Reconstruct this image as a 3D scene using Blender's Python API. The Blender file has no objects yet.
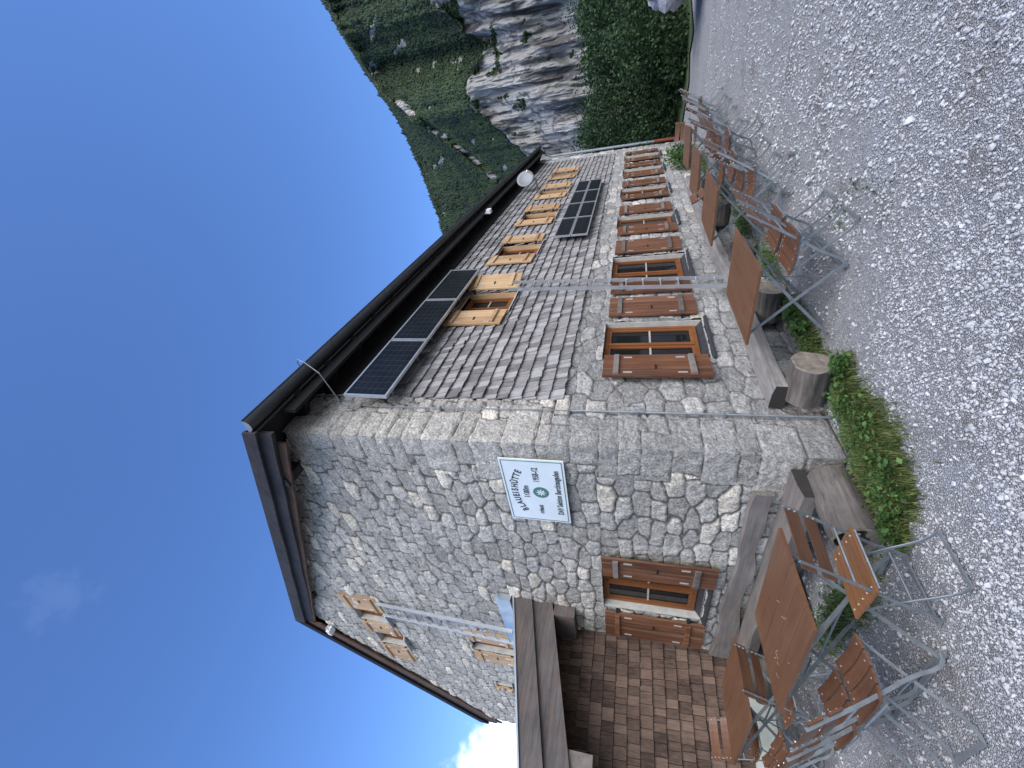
import bpy, bmesh, math, random
import numpy as np
from mathutils import Vector, Matrix
random.seed(7); rng = np.random.default_rng(11)
S = bpy.context.scene; COL = S.collection
rad = math.radians

# ------------------------------------------------------------------ materials
class NT:
    def __init__(s, name):
        s.m = bpy.data.materials.new(name); s.m.use_nodes = True
        s.t = s.m.node_tree; s.n = s.t.nodes; s.l = s.t.links
        s.b = s.n['Principled BSDF']
        s.tc = s.n.new('ShaderNodeTexCoord')
    def link(s, a, b): s.l.new(a, b)
    def mapping(s, scale=(1,1,1), rot=(0,0,0), src='Object'):
        mp = s.n.new('ShaderNodeMapping'); mp.inputs['Scale'].default_value = scale
        mp.inputs['Rotation'].default_value = rot
        s.link(s.tc.outputs[src], mp.inputs['Vector']); return mp.outputs[0]
    def noise(s, vec, scale, detail=4, rough=.6, dist=0):
        n = s.n.new('ShaderNodeTexNoise'); n.inputs['Scale'].default_value = scale
        n.inputs['Detail'].default_value = detail; n.inputs['Roughness'].default_value = rough
        n.inputs['Distortion'].default_value = dist
        s.link(vec, n.inputs['Vector']); return n.outputs['Fac']
    def voro(s, vec, scale, feat='F1', out='Distance', rnd=1):
        n = s.n.new('ShaderNodeTexVoronoi'); n.feature = feat
        n.inputs['Scale'].default_value = scale; n.inputs['Randomness'].default_value = rnd
        s.link(vec, n.inputs['Vector']); return n.outputs[out]
    def ramp(s, fac, stops, interp='LINEAR'):
        r = s.n.new('ShaderNodeValToRGB'); cr = r.color_ramp; cr.interpolation = interp
        while len(cr.elements) < len(stops): cr.elements.new(.5)
        for e, (p, c) in zip(cr.elements, stops):
            e.position = p; e.color = (c, c, c, 1) if not hasattr(c, '__len__') else (*c, 1)
        s.link(fac, r.inputs[0]); return r.outputs[0]
    def mix(s, fac, a, b, mode='MIX'):
        m = s.n.new('ShaderNodeMix'); m.data_type = 'RGBA'; m.blend_type = mode
        for sock, v in ((m.inputs[0], fac), (m.inputs[6], a), (m.inputs[7], b)):
            if hasattr(v, 'links'): s.link(v, sock)
            elif hasattr(v, '__len__'): sock.default_value = (*v, 1)
            else: sock.default_value = v
        return m.outputs[2]
    def math(s, op, a, b=0):
        m = s.n.new('ShaderNodeMath'); m.operation = op
        for sock, v in zip(m.inputs, (a, b)):
            if hasattr(v, 'links'): s.link(v, sock)
            else: sock.default_value = v
        return m.outputs[0]
    def attr(s, name):
        a = s.n.new('ShaderNodeAttribute'); a.attribute_name = name; return a.outputs['Fac']
    def bump(s, h, strength=.5, dist=.01, prev=None):
        b = s.n.new('ShaderNodeBump'); b.inputs['Strength'].default_value = strength
        b.inputs['Distance'].default_value = dist; s.link(h, b.inputs['Height'])
        if prev is not None: s.link(prev, b.inputs['Normal'])
        s.link(b.outputs[0], s.b.inputs['Normal']); return b.outputs[0]
    def col(s, c):
        if hasattr(c, 'links'): s.link(c, s.b.inputs['Base Color'])
        else: s.b.inputs['Base Color'].default_value = (*c, 1)
    def set(s, rough=.7, metal=0, spec=.5):
        s.b.inputs['Roughness'].default_value = rough; s.b.inputs['Metallic'].default_value = metal
        s.b.inputs['Specular IOR Level'].default_value = spec

def m_plain(name, c, rough=.6, metal=0, var=.25, scale=6, bump=.15, spec=.5):
    t = NT(name); v = t.mapping()
    n = t.noise(v, scale, 6, .65)
    c = np.array(c); lo = tuple(c*(1-var)); hi = tuple(np.minimum(c*(1+var), 1))
    t.col(t.ramp(n, [(.3, lo), (.7, hi)])); t.set(rough, metal, spec)
    if bump: t.bump(t.noise(v, scale*8, 3), bump, .004)
    return t.m

def m_wood(name, dark, light, grain=(3, 60, 60), rough=.7, rough_bump=.4, rndamp=.5, weather=None):
    """grain: small value = the direction the fibres run"""
    t = NT(name); v = t.mapping(grain)
    n = t.noise(v, 1.0, 6, .65, .4)
    big = t.noise(t.mapping(), 2.3, 4, .6)
    r = t.attr('rnd')
    f = t.math('ADD', t.math('MULTIPLY', n, .75), t.math('MULTIPLY', t.math('SUBTRACT', r, .5), rndamp))
    f = t.math('ADD', f, t.math('MULTIPLY', t.math('SUBTRACT', big, .5), .5))
    c = t.ramp(f, [(.15, dark), (.65, light)])
    if weather:
        w = t.ramp(t.noise(t.mapping((grain[0]*1.0, grain[1]*.35, grain[2]*.35)), 1.3, 5, .7), [(.50, 0.), (.72, .8)])
        c = t.mix(w, c, weather)
    t.col(c); t.set(rough, 0, .3)
    t.bump(n, rough_bump, .004)
    return t.m

def m_stone(name, base, jointc, speck=.5):
    t = NT(name); v = t.mapping()
    r = t.attr('rnd'); j = t.attr('joint')
    b = np.array(base)
    c = t.ramp(r, [(0., tuple(b*.76)), (.35, tuple(b*.93)), (.7, tuple(b*1.05)), (.9, tuple(b*1.2)), (.96, (b[0]*1.5, b[1]*1.42, b[2]*1.28)), (1., (b[0]*1.6, b[1]*1.57, b[2]*1.5))])
    sp = t.noise(v, 48, 5, .8); c = t.mix(1, c, t.ramp(sp, [(.36, 1-speck), (.5, 1.), (.64, 1+speck*.9)]), 'MULTIPLY')
    sp2 = t.noise(t.mapping((1,1,1.6)), 14, 5, .7); c = t.mix(1, c, t.ramp(sp2, [(.35, .68), (.62, 1.18)]), 'MULTIPLY')
    big = t.noise(v, 1.1, 4, .6); c = t.mix(1, c, t.ramp(big, [(.3, .82), (.7, 1.12)]), 'MULTIPLY')
    jn = t.math('ADD', j, t.math('MULTIPLY', t.math('SUBTRACT', t.noise(v, 22, 4), .5), .012))
    c = t.mix(t.ramp(jn, [(.003, 1.), (.0095, 0.)]), c, jointc)
    t.col(c); t.set(.9, 0, .25)
    h = t.math('ADD', t.noise(v, 38, 6, .75), t.math('MULTIPLY', t.noise(v, 9, 4, .6), 1.4))
    t.bump(h, 1., .03)
    return t.m

M = {}
M['stone_gable'] = m_stone('rubble_stone', (.43, .405, .36), (.105, .098, .086), .5)
M['stone_long'] = m_stone('pale_rubble_stone', (.34, .33, .31), (.12, .112, .10), .45)
M['shingle_grey'] = m_wood('grey_shingle', (.115, .104, .10), (.31, .298, .288), (60, 60, 4), .85, .6, .46)
M['shingle_brown'] = m_wood('brown_shingle', (.036, .022, .016), (.155, .102, .074), (50, 50, 3), .8, .6, .34)
M['shutter_red'] = m_wood('red_brown_shutter', (.06, .024, .012), (.15, .060, .028), (45, 45, 1.6), .55, .35, .3, (.26, .17, .11))
M['shutter_pine'] = m_wood('pine_shutter', (.28, .165, .08), (.48, .33, .18), (30, 30, 1.4), .6, .25, .3)
M['frame_orange'] = m_wood('orange_frame', (.11, .038, .013), (.22, .085, .029), (40, 40, 2), .45, .2, .2)
M['batten_grey'] = m_wood('weathered_batten', (.075, .06, .052), (.20, .175, .155), (14, 14, 14), .8, .3, .3)
M['beam_dark'] = m_wood('dark_beam', (.012, .011, .013), (.05, .044, .045), (8, 8, 30), .8, .5, .3)
M['verge_wood'] = m_wood('grey_verge_board', (.035, .032, .033), (.14, .122, .112), (2, 30, 30), .8, .6, .3, (.12, .072, .048))
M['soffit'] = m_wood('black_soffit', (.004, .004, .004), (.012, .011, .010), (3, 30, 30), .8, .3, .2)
M['board_brown'] = m_wood('brown_soffit', (.045, .025, .016), (.13, .072, .04), (20, 2, 20), .8, .4, .4)
M['weathered'] = m_wood('silver_timber', (.10, .092, .088), (.31, .29, .27), (2.2, 28, 28), .85, .7, .2, (.09, .08, .072))
M['weathered_y'] = m_wood('silver_plank', (.075, .066, .06), (.21, .19, .172), (28, 2.2, 28), .85, .7, .2, (.16, .12, .09))
M['bark'] = m_plain('weathered_bark', (.10, .078, .06), .9, 0, .5, 9, .9)
M['bark_y'] = m_wood('weathered_log_side', (.035,.029,.025), (.18,.158,.138), (26, 2.6, 26), .9, 1., .2, (.035,.028,.024))
M['bark_x'] = m_wood('grey_log_side', (.035,.029,.025), (.18,.158,.138), (2.6, 26, 26), .9, 1., .2, (.035,.028,.024))
M['logend'] = m_plain('log_end_grain', (.15, .125, .10), .85, 0, .5, 14, .6)
M['hollow'] = m_plain('dark_rot', (.02, .017, .014), .9, 0, .3, 14, .4)
M['seat_wood'] = m_wood('brown_slat', (.075, .036, .02), (.165, .08, .045), (3, 40, 40), .38, .12, .2)
M['seat_orange'] = m_wood('orange_slat', (.13, .058, .024), (.24, .11, .048), (3, 40, 40), .4, .12, .2)
M['table_wood'] = m_wood('brown_table_top', (.095, .045, .022), (.155, .076, .041), (30, 2.0, 30), .42, .1, .25)
M['steel'] = m_plain('galvanised_steel', (.22, .24, .25), .5, .55, .25, 12, .1)
M['screw'] = m_plain('screw_metal', (.75, .73, .7), .35, .7, .1, 12, 0)
M['alu'] = m_plain('aluminium', (.52, .53, .54), .38, .75, .12, 8, .05)
M['tin'] = m_plain('tin_sheet', (.38, .42, .45), .4, .7, .15, 5, .08)
M['gutter'] = m_plain('dark_painted_gutter', (.028, .03, .032), .42, 0, .25, 5, .05)
M['gutter_end'] = m_plain('grey_gutter_end', (.25, .27, .28), .45, .5, .2, 5, .05)
M['rooftile'] = m_plain('dark_roofing', (.045, .042, .04), .8, 0, .3, 6, .4)
M['plaster'] = m_plain('lime_plaster', (.36, .35, .31), .9, 0, .18, 9, .5)
M['plinth'] = m_plain('pale_plinth', (.42, .45, .40), .85, 0, .12, 5, .2)
M['sill_dark'] = m_plain('dark_sheet_sill', (.022, .022, .024), .6, 0, .3, 8, .1)
M['sill_light'] = m_plain('pale_metal_sill', (.55, .56, .57), .4, .5, .15, 8, .05)
M['bar_beige'] = m_plain('beige_glazing_bar', (.33,.28,.23), .6, 0, .15, 8, .1)
M['black_iron'] = m_plain('black_iron', (.015, .015, .016), .5, .3, .2, 20, .1)
M['room'] = m_plain('dim_room', (.05, .045, .04), .9, 0, .2, 3, 0)
M['curtain'] = m_plain('curtain_cloth', (.42, .40, .37), .9, 0, .15, 3, .1)
M['signwhite'] = m_plain('enamel_white', (.56, .60, .60), .3, 0, .05, 4, 0)
M['signgreen'] = m_plain('enamel_green', (.05, .14, .09), .35, 0, .1, 6, 0)
M['signblack'] = m_plain('enamel_black', (.03, .035, .04), .4, 0, .1, 6, 0)
M['dish'] = m_plain('dish_grey', (.14, .15, .16), .45, 0, .08, 6, 0)
M['lampgrey'] = m_plain('lamp_casing', (.6, .61, .6), .4, 0, .1, 6, 0)
M['redpipe'] = m_plain('red_painted_pipe', (.20, .045, .03), .5, 0, .2, 8, .1)
M['rock_grey'] = m_plain('limestone_boulder', (.36, .37, .38), .9, 0, .45, 4, .9)

def m_glass():
    t = NT('window_glass'); t.col((.008, .009, .010)); t.set(.05, 0, .3)
    t.bump(t.noise(t.mapping(), 2.5, 2), .06, .02)
    return t.m
M['glass'] = m_glass()
M['stone_base'] = m_plain('pale_base_stone', (.42, .42, .41), .9, 0, .35, 16, .9)
def m_panel():
    t = NT('solar_cells'); v = t.mapping((1,1,1))
    t.col(t.ramp(t.noise(v, 3, 2), [(.3, (.005,.006,.008)), (.7, (.010,.012,.015))])); t.set(.32, 0, .12)
    return t.m
M['cells'] = m_panel()
M['cellline'] = m_plain('cell_wiring', (.05, .052, .055), .4, .4, .1, 6, 0)

def m_leaf(name, c1, c2, c3):
    t = NT(name); r = t.attr('rnd')
    t.col(t.ramp(r, [(0, c1), (.55, c2), (1, c3)])); t.set(.6, 0, .3)
    tr = t.n.new('ShaderNodeBsdfTranslucent'); t.link(t.b.inputs['Base Color'].links[0].from_socket, tr.inputs[0])
    mx = t.n.new('ShaderNodeMixShader'); mx.inputs[0].default_value = .3
    t.link(t.b.outputs[0], mx.inputs[1]); t.link(tr.outputs[0], mx.inputs[2])
    t.link(mx.outputs[0], t.n['Material Output'].inputs[0]); return t.m
M['leaf_dark'] = m_leaf('dark_foliage', (.009,.022,.009), (.022,.05,.016), (.05,.095,.028))
M['leaf_mid'] = m_leaf('mid_foliage', (.02,.05,.016), (.05,.105,.028), (.10,.17,.045))
M['grass'] = m_leaf('grass_blades', (.045,.068,.02), (.09,.12,.032), (.19,.20,.07))
M['clover'] = m_leaf('clover_leaves', (.026,.062,.018), (.055,.12,.028), (.10,.18,.045))
M['pine'] = m_leaf('mountain_pine', (.014,.027,.011), (.029,.052,.018), (.055,.085,.028))

def m_ground():
    t = NT('gravel_ground'); v = t.mapping()
    vc = t.voro(v, 72, 'F1', 'Color'); vd = t.voro(v, 72, 'DISTANCE_TO_EDGE')
    g = t.n.new('ShaderNodeSeparateColor'); t.link(vc, g.inputs[0])
    c = t.ramp(g.outputs[0], [(0, (.25,.25,.25)), (.4, (.35,.352,.355)), (.8, (.43,.433,.44)), (1, (.54,.543,.55))])
    c = t.mix(t.ramp(vd, [(.0, 1.), (.09, 0.)]), c, (.26, .255, .245))
    soil = t.ramp(t.noise(v, 1.6, 6, .7), [(.53, 0.), (.68, 1.)])
    sc = t.ramp(t.noise(v, 60, 4, .7), [(.35, (.11,.095,.08)), (.65, (.27,.25,.23))])
    c = t.mix(t.math('MULTIPLY', soil, .75), c, sc)
    slab = t.ramp(t.noise(v, 3.1, 3, .5, .6), [(.63, 0.), (.68, 1.)])
    c = t.mix(t.math('MULTIPLY', slab, .7), c, (.38, .39, .42))
    t.col(c); t.set(.92, 0, .2)
    h = t.math('ADD', t.ramp(vd, [(0, 0.), (.2, 1.)]), t.math('MULTIPLY', g.outputs[1], .7))
    t.bump(t.math('ADD', h, t.noise(v, 120, 3)), .9, .012)
    return t.m
M['ground'] = m_ground()
def m_pebble():
    t = NT('limestone_pebble'); r = t.attr('rnd')
    c = t.ramp(r, [(0, (.23,.228,.224)), (.3, (.335,.335,.335)), (.8, (.43,.432,.436)), (1, (.53,.53,.53))])
    c = t.mix(1, c, t.ramp(t.noise(t.mapping(), 90, 3, .7), [(.35, .75), (.65, 1.15)]), 'MULTIPLY')
    t.col(c); t.set(.9, 0, .2); return t.m
M['pebble'] = m_pebble()
M['meadow'] = m_plain('meadow_turf', (.035, .06, .018), .95, 0, .6, 3, .8)
def m_mount():
    t = NT('mountain_ground'); v = t.mapping()
    st = t.noise(t.mapping((.14,.14,.03)), 1, 9, .75)
    c1 = t.ramp(st, [(.25, (.18,.172,.16)), (.38, (.28,.27,.255)), (.55, (.36,.35,.33)), (.8, (.44,.43,.41))])
    stain = t.ramp(t.noise(t.mapping((.42,.42,.030)), 1, 6, .62, .15), [(.52, 0.), (.55, 1.)])
    c1 = t.mix(t.math('MULTIPLY', stain, .85), c1, (.10,.094,.09))
    cr = t.ramp(t.voro(t.mapping((.045,.045,.03)), 1, 'DISTANCE_TO_EDGE'), [(0, 1.), (.03, 0.)])
    c1 = t.mix(t.math('MULTIPLY', cr, .6), c1, (.06,.055,.05))
    g = t.ramp(t.noise(v, .16, 6, .7), [(.3, (.016,.03,.011)), (.5, (.035,.058,.019)), (.7, (.07,.095,.032))])
    ra = t.math('ADD', t.attr('rock'), t.math('MULTIPLY', t.math('SUBTRACT', t.noise(v, .11, 7, .75), .5), 1.1))
    t.col(t.mix(t.ramp(ra, [(.47, 0.), (.53, 1.)]), g, c1)); t.set(.95, 0, .15)
    t.bump(t.math('ADD', t.noise(v, .12, 8, .75), t.math('MULTIPLY', st, 1.2)), .9, 2.0)
    return t.m
M['mount'] = m_mount()

# ------------------------------------------------------------------ mesh helpers
class MB:
    def __init__(s): s.v = []; s.f = []; s.r = []; s.mi = []
    def add(s, vs, fs, rnd=None, mi=0):
        o = len(s.v); s.v.extend(vs); rnd = random.random() if rnd is None else rnd
        for f in fs: s.f.append([i+o for i in f]); s.r.append(rnd); s.mi.append(mi)
    def box(s, a, b, rnd=None, M4=None, mi=0, jit=0):
        x0,y0,z0 = a; x1,y1,z1 = b
        vs = [Vector((x,y,z)) for z in (z0,z1) for y in (y0,y1) for x in (x0,x1)]
        if jit: vs = [p+Vector([random.uniform(-jit,jit) for _ in range(3)]) for p in vs]
        if M4 is not None: vs = [M4 @ p for p in vs]
        s.add(vs, [(0,2,3,1),(4,5,7,6),(0,1,5,4),(2,6,7,3),(0,4,6,2),(1,3,7,5)], rnd, mi)
    def hexa(s, vs, rnd=None, mi=0):      # 8 corners, same order as box
        s.add([Vector(p) for p in vs], [(0,2,3,1),(4,5,7,6),(0,1,5,4),(2,6,7,3),(0,4,6,2),(1,3,7,5)], rnd, mi)
    def beam(s, p, q, w, h, up=(0,0,1), rnd=None, mi=0, ext=0):
        p = Vector(p); q = Vector(q); d = (q-p).normalized(); p = p-d*ext; q = q+d*ext
        up = Vector(up); a = d.cross(up)
        if a.length < 1e-3: a = d.cross(Vector((1,0,0)))
        a.normalize(); b = a.cross(d)
        vs = [c + a*sx*w/2 + b*sz*h/2 for sz in (-1,1) for c in (p,q) for sx in (-1,1)]
        vs = [vs[0],vs[1],vs[2],vs[3],vs[4],vs[5],vs[6],vs[7]]
        s.add(vs, [(0,2,3,1),(4,5,7,6),(0,1,5,4),(2,6,7,3),(0,4,6,2),(1,3,7,5)], rnd, mi)
    def path(s, pts, w, h, up=(0,0,1), rnd=None, mi=0):   # flat bar swept along points
        pts = [Vector(p) for p in pts]; up = Vector(up); rings = []
        for i, p in enumerate(pts):
            d = (pts[min(i+1,len(pts)-1)] - pts[max(i-1,0)]).normalized()
            a = up.normalized(); b = d.cross(a).normalized()
            rings.append([p + a*sx*w/2 + b*sz*h/2 for sx, sz in ((-1,-1),(1,-1),(1,1),(-1,1))])
        vs = [p for r in rings for p in r]; fs = [(3,2,1,0)]
        for i in range(len(pts)-1):
            for k in range(4): fs.append((i*4+k, i*4+(k+1)%4, i*4+4+(k+1)%4, i*4+4+k))
        n = len(vs); fs.append((n-4,n-3,n-2,n-1)); s.add(vs, fs, rnd, mi)
    def tube(s, pts, r, n=8, rnd=None, mi=0, cap=True):
        pts = [Vector(p) for p in pts]; rr = r if hasattr(r,'__len__') else [r]*len(pts)
        vs = []; fs = []; ref = None
        for i, p in enumerate(pts):
            d = (pts[min(i+1,len(pts)-1)] - pts[max(i-1,0)]).normalized()
            a = d.cross(Vector((0,0,1)) if abs(d.z) < .9 else Vector((1,0,0))) if ref is None else ref - d*ref.dot(d)
            a.normalize(); ref = a; b = d.cross(a)
            for k in range(n):
                t = 2*math.pi*k/n; vs.append(p + (a*math.cos(t)+b*math.sin(t))*rr[i])
        for i in range(len(pts)-1):
            for k in range(n): fs.append((i*n+k, i*n+(k+1)%n, (i+1)*n+(k+1)%n, (i+1)*n+k))
        if cap: fs.append(tuple(range(n-1,-1,-1))); fs.append(tuple(range(len(vs)-n, len(vs))))
        s.add(vs, fs, rnd, mi)
    def build(s, name, mat, parent=None, smooth=False, loc=None):
        me = bpy.data.meshes.new(name); me.from_pydata([tuple(v) for v in s.v], [], s.f)
        mats = mat if isinstance(mat, (list, tuple)) else [mat]
        for m in mats: me.materials.append(M[m] if isinstance(m, str) else m)
        a = me.attributes.new('rnd', 'FLOAT', 'FACE'); a.data.foreach_set('value', s.r)
        me.polygons.foreach_set('material_index', s.mi)
        if smooth: me.polygons.foreach_set('use_smooth', [True]*len(me.polygons))
        me.update(); o = bpy.data.objects.new(name, me); COL.objects.link(o)
        if parent: o.parent = parent
        return o

def np_mesh(name, V, F, mats, attrs=None, smooth=True, parent=None):
    me = bpy.data.meshes.new(name); n = len(V); k = F.shape[1]
    me.vertices.add(n); me.vertices.foreach_set('co', V.astype(np.float32).ravel())
    me.loops.add(F.size); me.loops.foreach_set('vertex_index', F.astype(np.int32).ravel())
    me.polygons.add(len(F)); me.polygons.foreach_set('loop_start', np.arange(0, F.size, k, dtype=np.int32))
    me.polygons.foreach_set('use_smooth', np.full(len(F), smooth))
    for m in mats: me.materials.append(M[m])
    me.update(calc_edges=True); me.validate()
    for nm, (dom, arr) in (attrs or {}).items():
        a = me.attributes.new(nm, 'FLOAT', dom); a.data.foreach_set('value', arr.astype(np.float32))
    o = bpy.data.objects.new(name, me); COL.objects.link(o)
    if parent: o.parent = parent
    return o

def thing(name, label, cat, loc=(0,0,0), rz=0, group=None):
    o = bpy.data.objects.new(name, None); COL.objects.link(o); o.empty_display_size = .2
    o.location = loc; o.rotation_euler = (0,0,rz); o['label'] = label; o['category'] = cat
    if group: o['group'] = group
    return o
def tag(o, label, cat, group=None, kind=None):
    o['label'] = label; o['category'] = cat
    if group: o['group'] = group
    if kind: o['kind'] = kind
    return o
def copy_tree(o, parent=None):
    c = o.copy(); COL.objects.link(c); c.parent = parent
    for ch in list(o.children): copy_tree(ch, c)
    return c

# value noise in numpy
def vnoise(x, y, seed=0):
    xi = np.floor(x).astype(np.int64); yi = np.floor(y).astype(np.int64); fx = x-xi; fy = y-yi
    fx = fx*fx*(3-2*fx); fy = fy*fy*(3-2*fy)
    def h(a, b):
        n = (a*374761393 + b*668265263 + seed*974634777) & 0xffffffff
        n = ((n ^ (n >> 13))*1274126177) & 0xffffffff
        return ((n ^ (n >> 16)) & 0xffff)/65535.0
    return (h(xi,yi)*(1-fx)+h(xi+1,yi)*fx)*(1-fy) + (h(xi,yi+1)*(1-fx)+h(xi+1,yi+1)*fx)*fy
def fbm(x, y, o=4, seed=0):
    a = 0; amp = .5; t = 0
    for i in range(o): a = a+amp*vnoise(x*2**i, y*2**i, seed+i*17); t += amp; amp *= .5
    return a/t

# ------------------------------------------------------------------ stone walls
QH = [0]; QW = []
_r = random.Random(5)
while QH[-1] < 6.2: QH.append(QH[-1]+_r.uniform(.15,.34)); QW.append((_r.uniform(.20,.40), _r.uniform(.34,.60)) if len(QW)%2 else (_r.uniform(.34,.6), _r.uniform(.20,.36)))
def stones(u, v, face, w=.25, h=.15, seed=3, quoin=True, jit=.33):
    """returns distance to the joint and a random number per stone"""
    # gently wandering courses
    vv = v + .05*(fbm(u*.8, v*.6, 3, seed+50)-.5)*2; uu = u + .05*(fbm(u*1.3+9, v*1.3, 3, seed+70)-.5)*2
    iu = np.floor(uu/w).astype(np.int64); iv = np.floor(vv/h).astype(np.int64)
    best = np.full(u.shape, 1e9); sec = np.full(u.shape, 1e9)
    bx = np.zeros_like(u); by = np.zeros_like(u); sx = np.zeros_like(u); sy = np.zeros_like(u); bid = np.zeros_like(u)
    def H(a, b, k):
        n = (a*73856093 ^ b*19349663 ^ (k+seed)*83492791) & 0xffffffff
        n = ((n ^ (n >> 13))*1274126177) & 0xffffffff; n = (n ^ (n >> 15)) & 0xffff
        return n/65535.0
    asp = w/h
    for di in range(-2,3):
        for dj in range(-2,3):
            a = iu+di; b = iv+dj
            px = (a+.5+.5*(b%2)+(H(a,b,1)-.5)*2*jit)*w; py = (b+.5+(H(a,b,2)-.5)*2*jit*.75)*h
            wt = (.84+.32*H(a,b,3))
            dx = (uu-px)/asp; dy = (vv-py); d = (np.abs(dx)**4.5+np.abs(dy)**4.5)**(1/4.5)/wt
            m1 = d < best; m2 = (~m1) & (d < sec)
            sec = np.where(m1, best, np.where(m2, d, sec)); best = np.where(m1, d, best)
            bid = np.where(m1, H(a,b,9), bid)
    edge = (sec-best)*.5*1.1
    rnd = bid
    if quoin:
        q = np.array(QH); r = np.clip(np.searchsorted(q, v)-1, 0, len(QW)-1)
        qw = np.array([c[face] for c in QW])[r]
        wob = .09*(fbm(u*4, v*4, 3, 5)-.5)
        vq = v+.06*(fbm(u*3.5+3, v*1.5, 3, 15)-.5)*np.clip(u/.05,0,1); r = np.clip(np.searchsorted(q, vq)-1, 0, len(QW)-1); qw = np.array([c[face] for c in QW])[r]
        dq = np.minimum(np.minimum(vq-q[r], q[np.minimum(r+1, len(q)-1)]-vq), qw-u+wob)
        ins = (u-wob) < qw
        edge = np.where(ins, np.maximum(np.minimum(dq, .08), 0), np.minimum(edge, np.maximum(u-qw-wob, 0)))
        rnd = np.where(ins, (np.sin(r*12.9898)*43758.5453) % 1*.6+.15, rnd)
    return np.clip(edge, 0, .09), rnd

def wall_mesh(name, us, vs, face, mat, P, holes, parent, keep=None, amp=.03, **kw):
    U, Vv = np.meshgrid(us, vs, indexing='ij'); u = U.ravel(); v = Vv.ravel()
    e, r = stones(u, v, face, **kw)
    dep = amp*(1-np.exp(-e/.0055)) + (r-.5)*.026*np.clip(e/.02,0,1) + .018*(fbm(u*16, v*16, 3, 8)-.5) + .018*(fbm(u*6, v*6, 3, 4)-.5)*np.clip(e/.02,0,1)
    if kw.get('quoin', True):
        near = np.clip(1-u/.07, 0, 1)**1.6; rq = np.clip(np.searchsorted(np.array(QH), v)-1, 0, len(QW)-1)
        q = np.array(QH); dj = np.minimum(v-q[rq], q[np.minimum(rq+1, len(q)-1)]-v)
        dc = .006+.020*(1-np.exp(-np.clip(dj,0,1)/.02))+.014*(fbm(v*9, v*0+2.2, 3, 44)-.5)
        dep = dep*(1-near)+dc*near; V = P(u-dc*near, dep, v)
    else: V = P(u, dep, v)
    nu, nv = len(us), len(vs); I = np.arange(nu*nv).reshape(nu, nv)
    F = np.stack([I[:-1,:-1].ravel(), I[1:,:-1].ravel(), I[1:,1:].ravel(), I[:-1,1:].ravel()], 1)
    cu = u[F].mean(1); cv = v[F].mean(1); ok = np.ones(len(F), bool)
    for (a0,a1,z0,z1) in holes: ok &= ~((cu > a0) & (cu < a1) & (cv > z0) & (cv < z1))
    if keep is not None: ok &= keep(cu, cv)
    F = F[ok]
    if face == 1: F = F[:, ::-1]
    used = np.unique(F); mp = np.zeros(len(V), int); mp[used] = np.arange(len(used))
    return np_mesh(name, V[used], mp[F], [mat], {'joint': ('POINT', e[used]), 'rnd': ('POINT', r[used])}, True, parent)

def spaced(breaks):
    out = []
    for a, b, s in breaks: out += list(np.arange(a, b-1e-6, s))
    out.append(breaks[-1][1]); return np.array(out)

house = thing('stone_house', 'large grey rubble stone mountain hut with grey shingled upper long side and brown shutters', 'house', (0,0,0))
XL = 16.0; YG = 8.9
# openings
LW = [(1.40,2.28,.80,1.95), (3.50,4.60,.80,1.95), (6.13,7.02,.80,1.95), (8.65,9.55,.80,1.95), (11.15,12.05,.80,1.95), (13.45,14.35,.80,1.95)]
UW = [(2.68,3.42,3.42,4.25), (4.98,5.72,3.42,4.25), (7.33,8.07,3.42,4.25), (9.68,10.42,3.42,4.25), (12.0,12.74,3.42,4.25)]
GW = (1.98,2.86,.80,1.95)
GU = [(4.27,4.70,5.72,6.40), (5.16,5.62,5.66,6.30), (4.72,5.08,3.42,4.25), (6.42,6.62,3.78,4.12)]

# gable wall (plane X=0, u=Y)
gtop = lambda y: np.where(y < 4.9, 5.36+.455*y, 7.59-.62*(y-4.9))
PG = lambda u, d, v: np.stack([-d, u, v], 1)
gw = wall_mesh('gable_wall', spaced([(0,3.6,.014),(3.6,YG,.018)]), spaced([(-.1,3.3,.014),(3.3,7.7,.018)]), 1, 'stone_gable', PG,
          [GW]+GU, house, keep=lambda u, v: v < gtop(u), seed=3, w=.35, h=.160, amp=.022, jit=.30)
# long wall (plane Y=0, u=X) : stone to 2.34, quoin strip above, far strip
PLn = lambda u, d, v: np.stack([u, -d, v], 1)
lw1 = wall_mesh('long_wall', spaced([(0,5,.015),(5,9,.028),(9,XL,.045)]), spaced([(-.1,2.36,.016)]), 0, 'stone_long', PLn, LW, house, seed=21, w=.34, h=.185, amp=.026, jit=.30)
lw2 = wall_mesh('corner_masonry', spaced([(0,.62,.015)]), spaced([(2.36,5.45,.016)]), 0, 'stone_gable', PLn, [], house, seed=21)
lw3 = wall_mesh('far_masonry', spaced([(15.1,XL,.04)]), spaced([(2.36,5.3,.04)]), 0, 'stone_long', PLn, [], house, seed=22, w=.3, h=.24, quoin=False)
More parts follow.
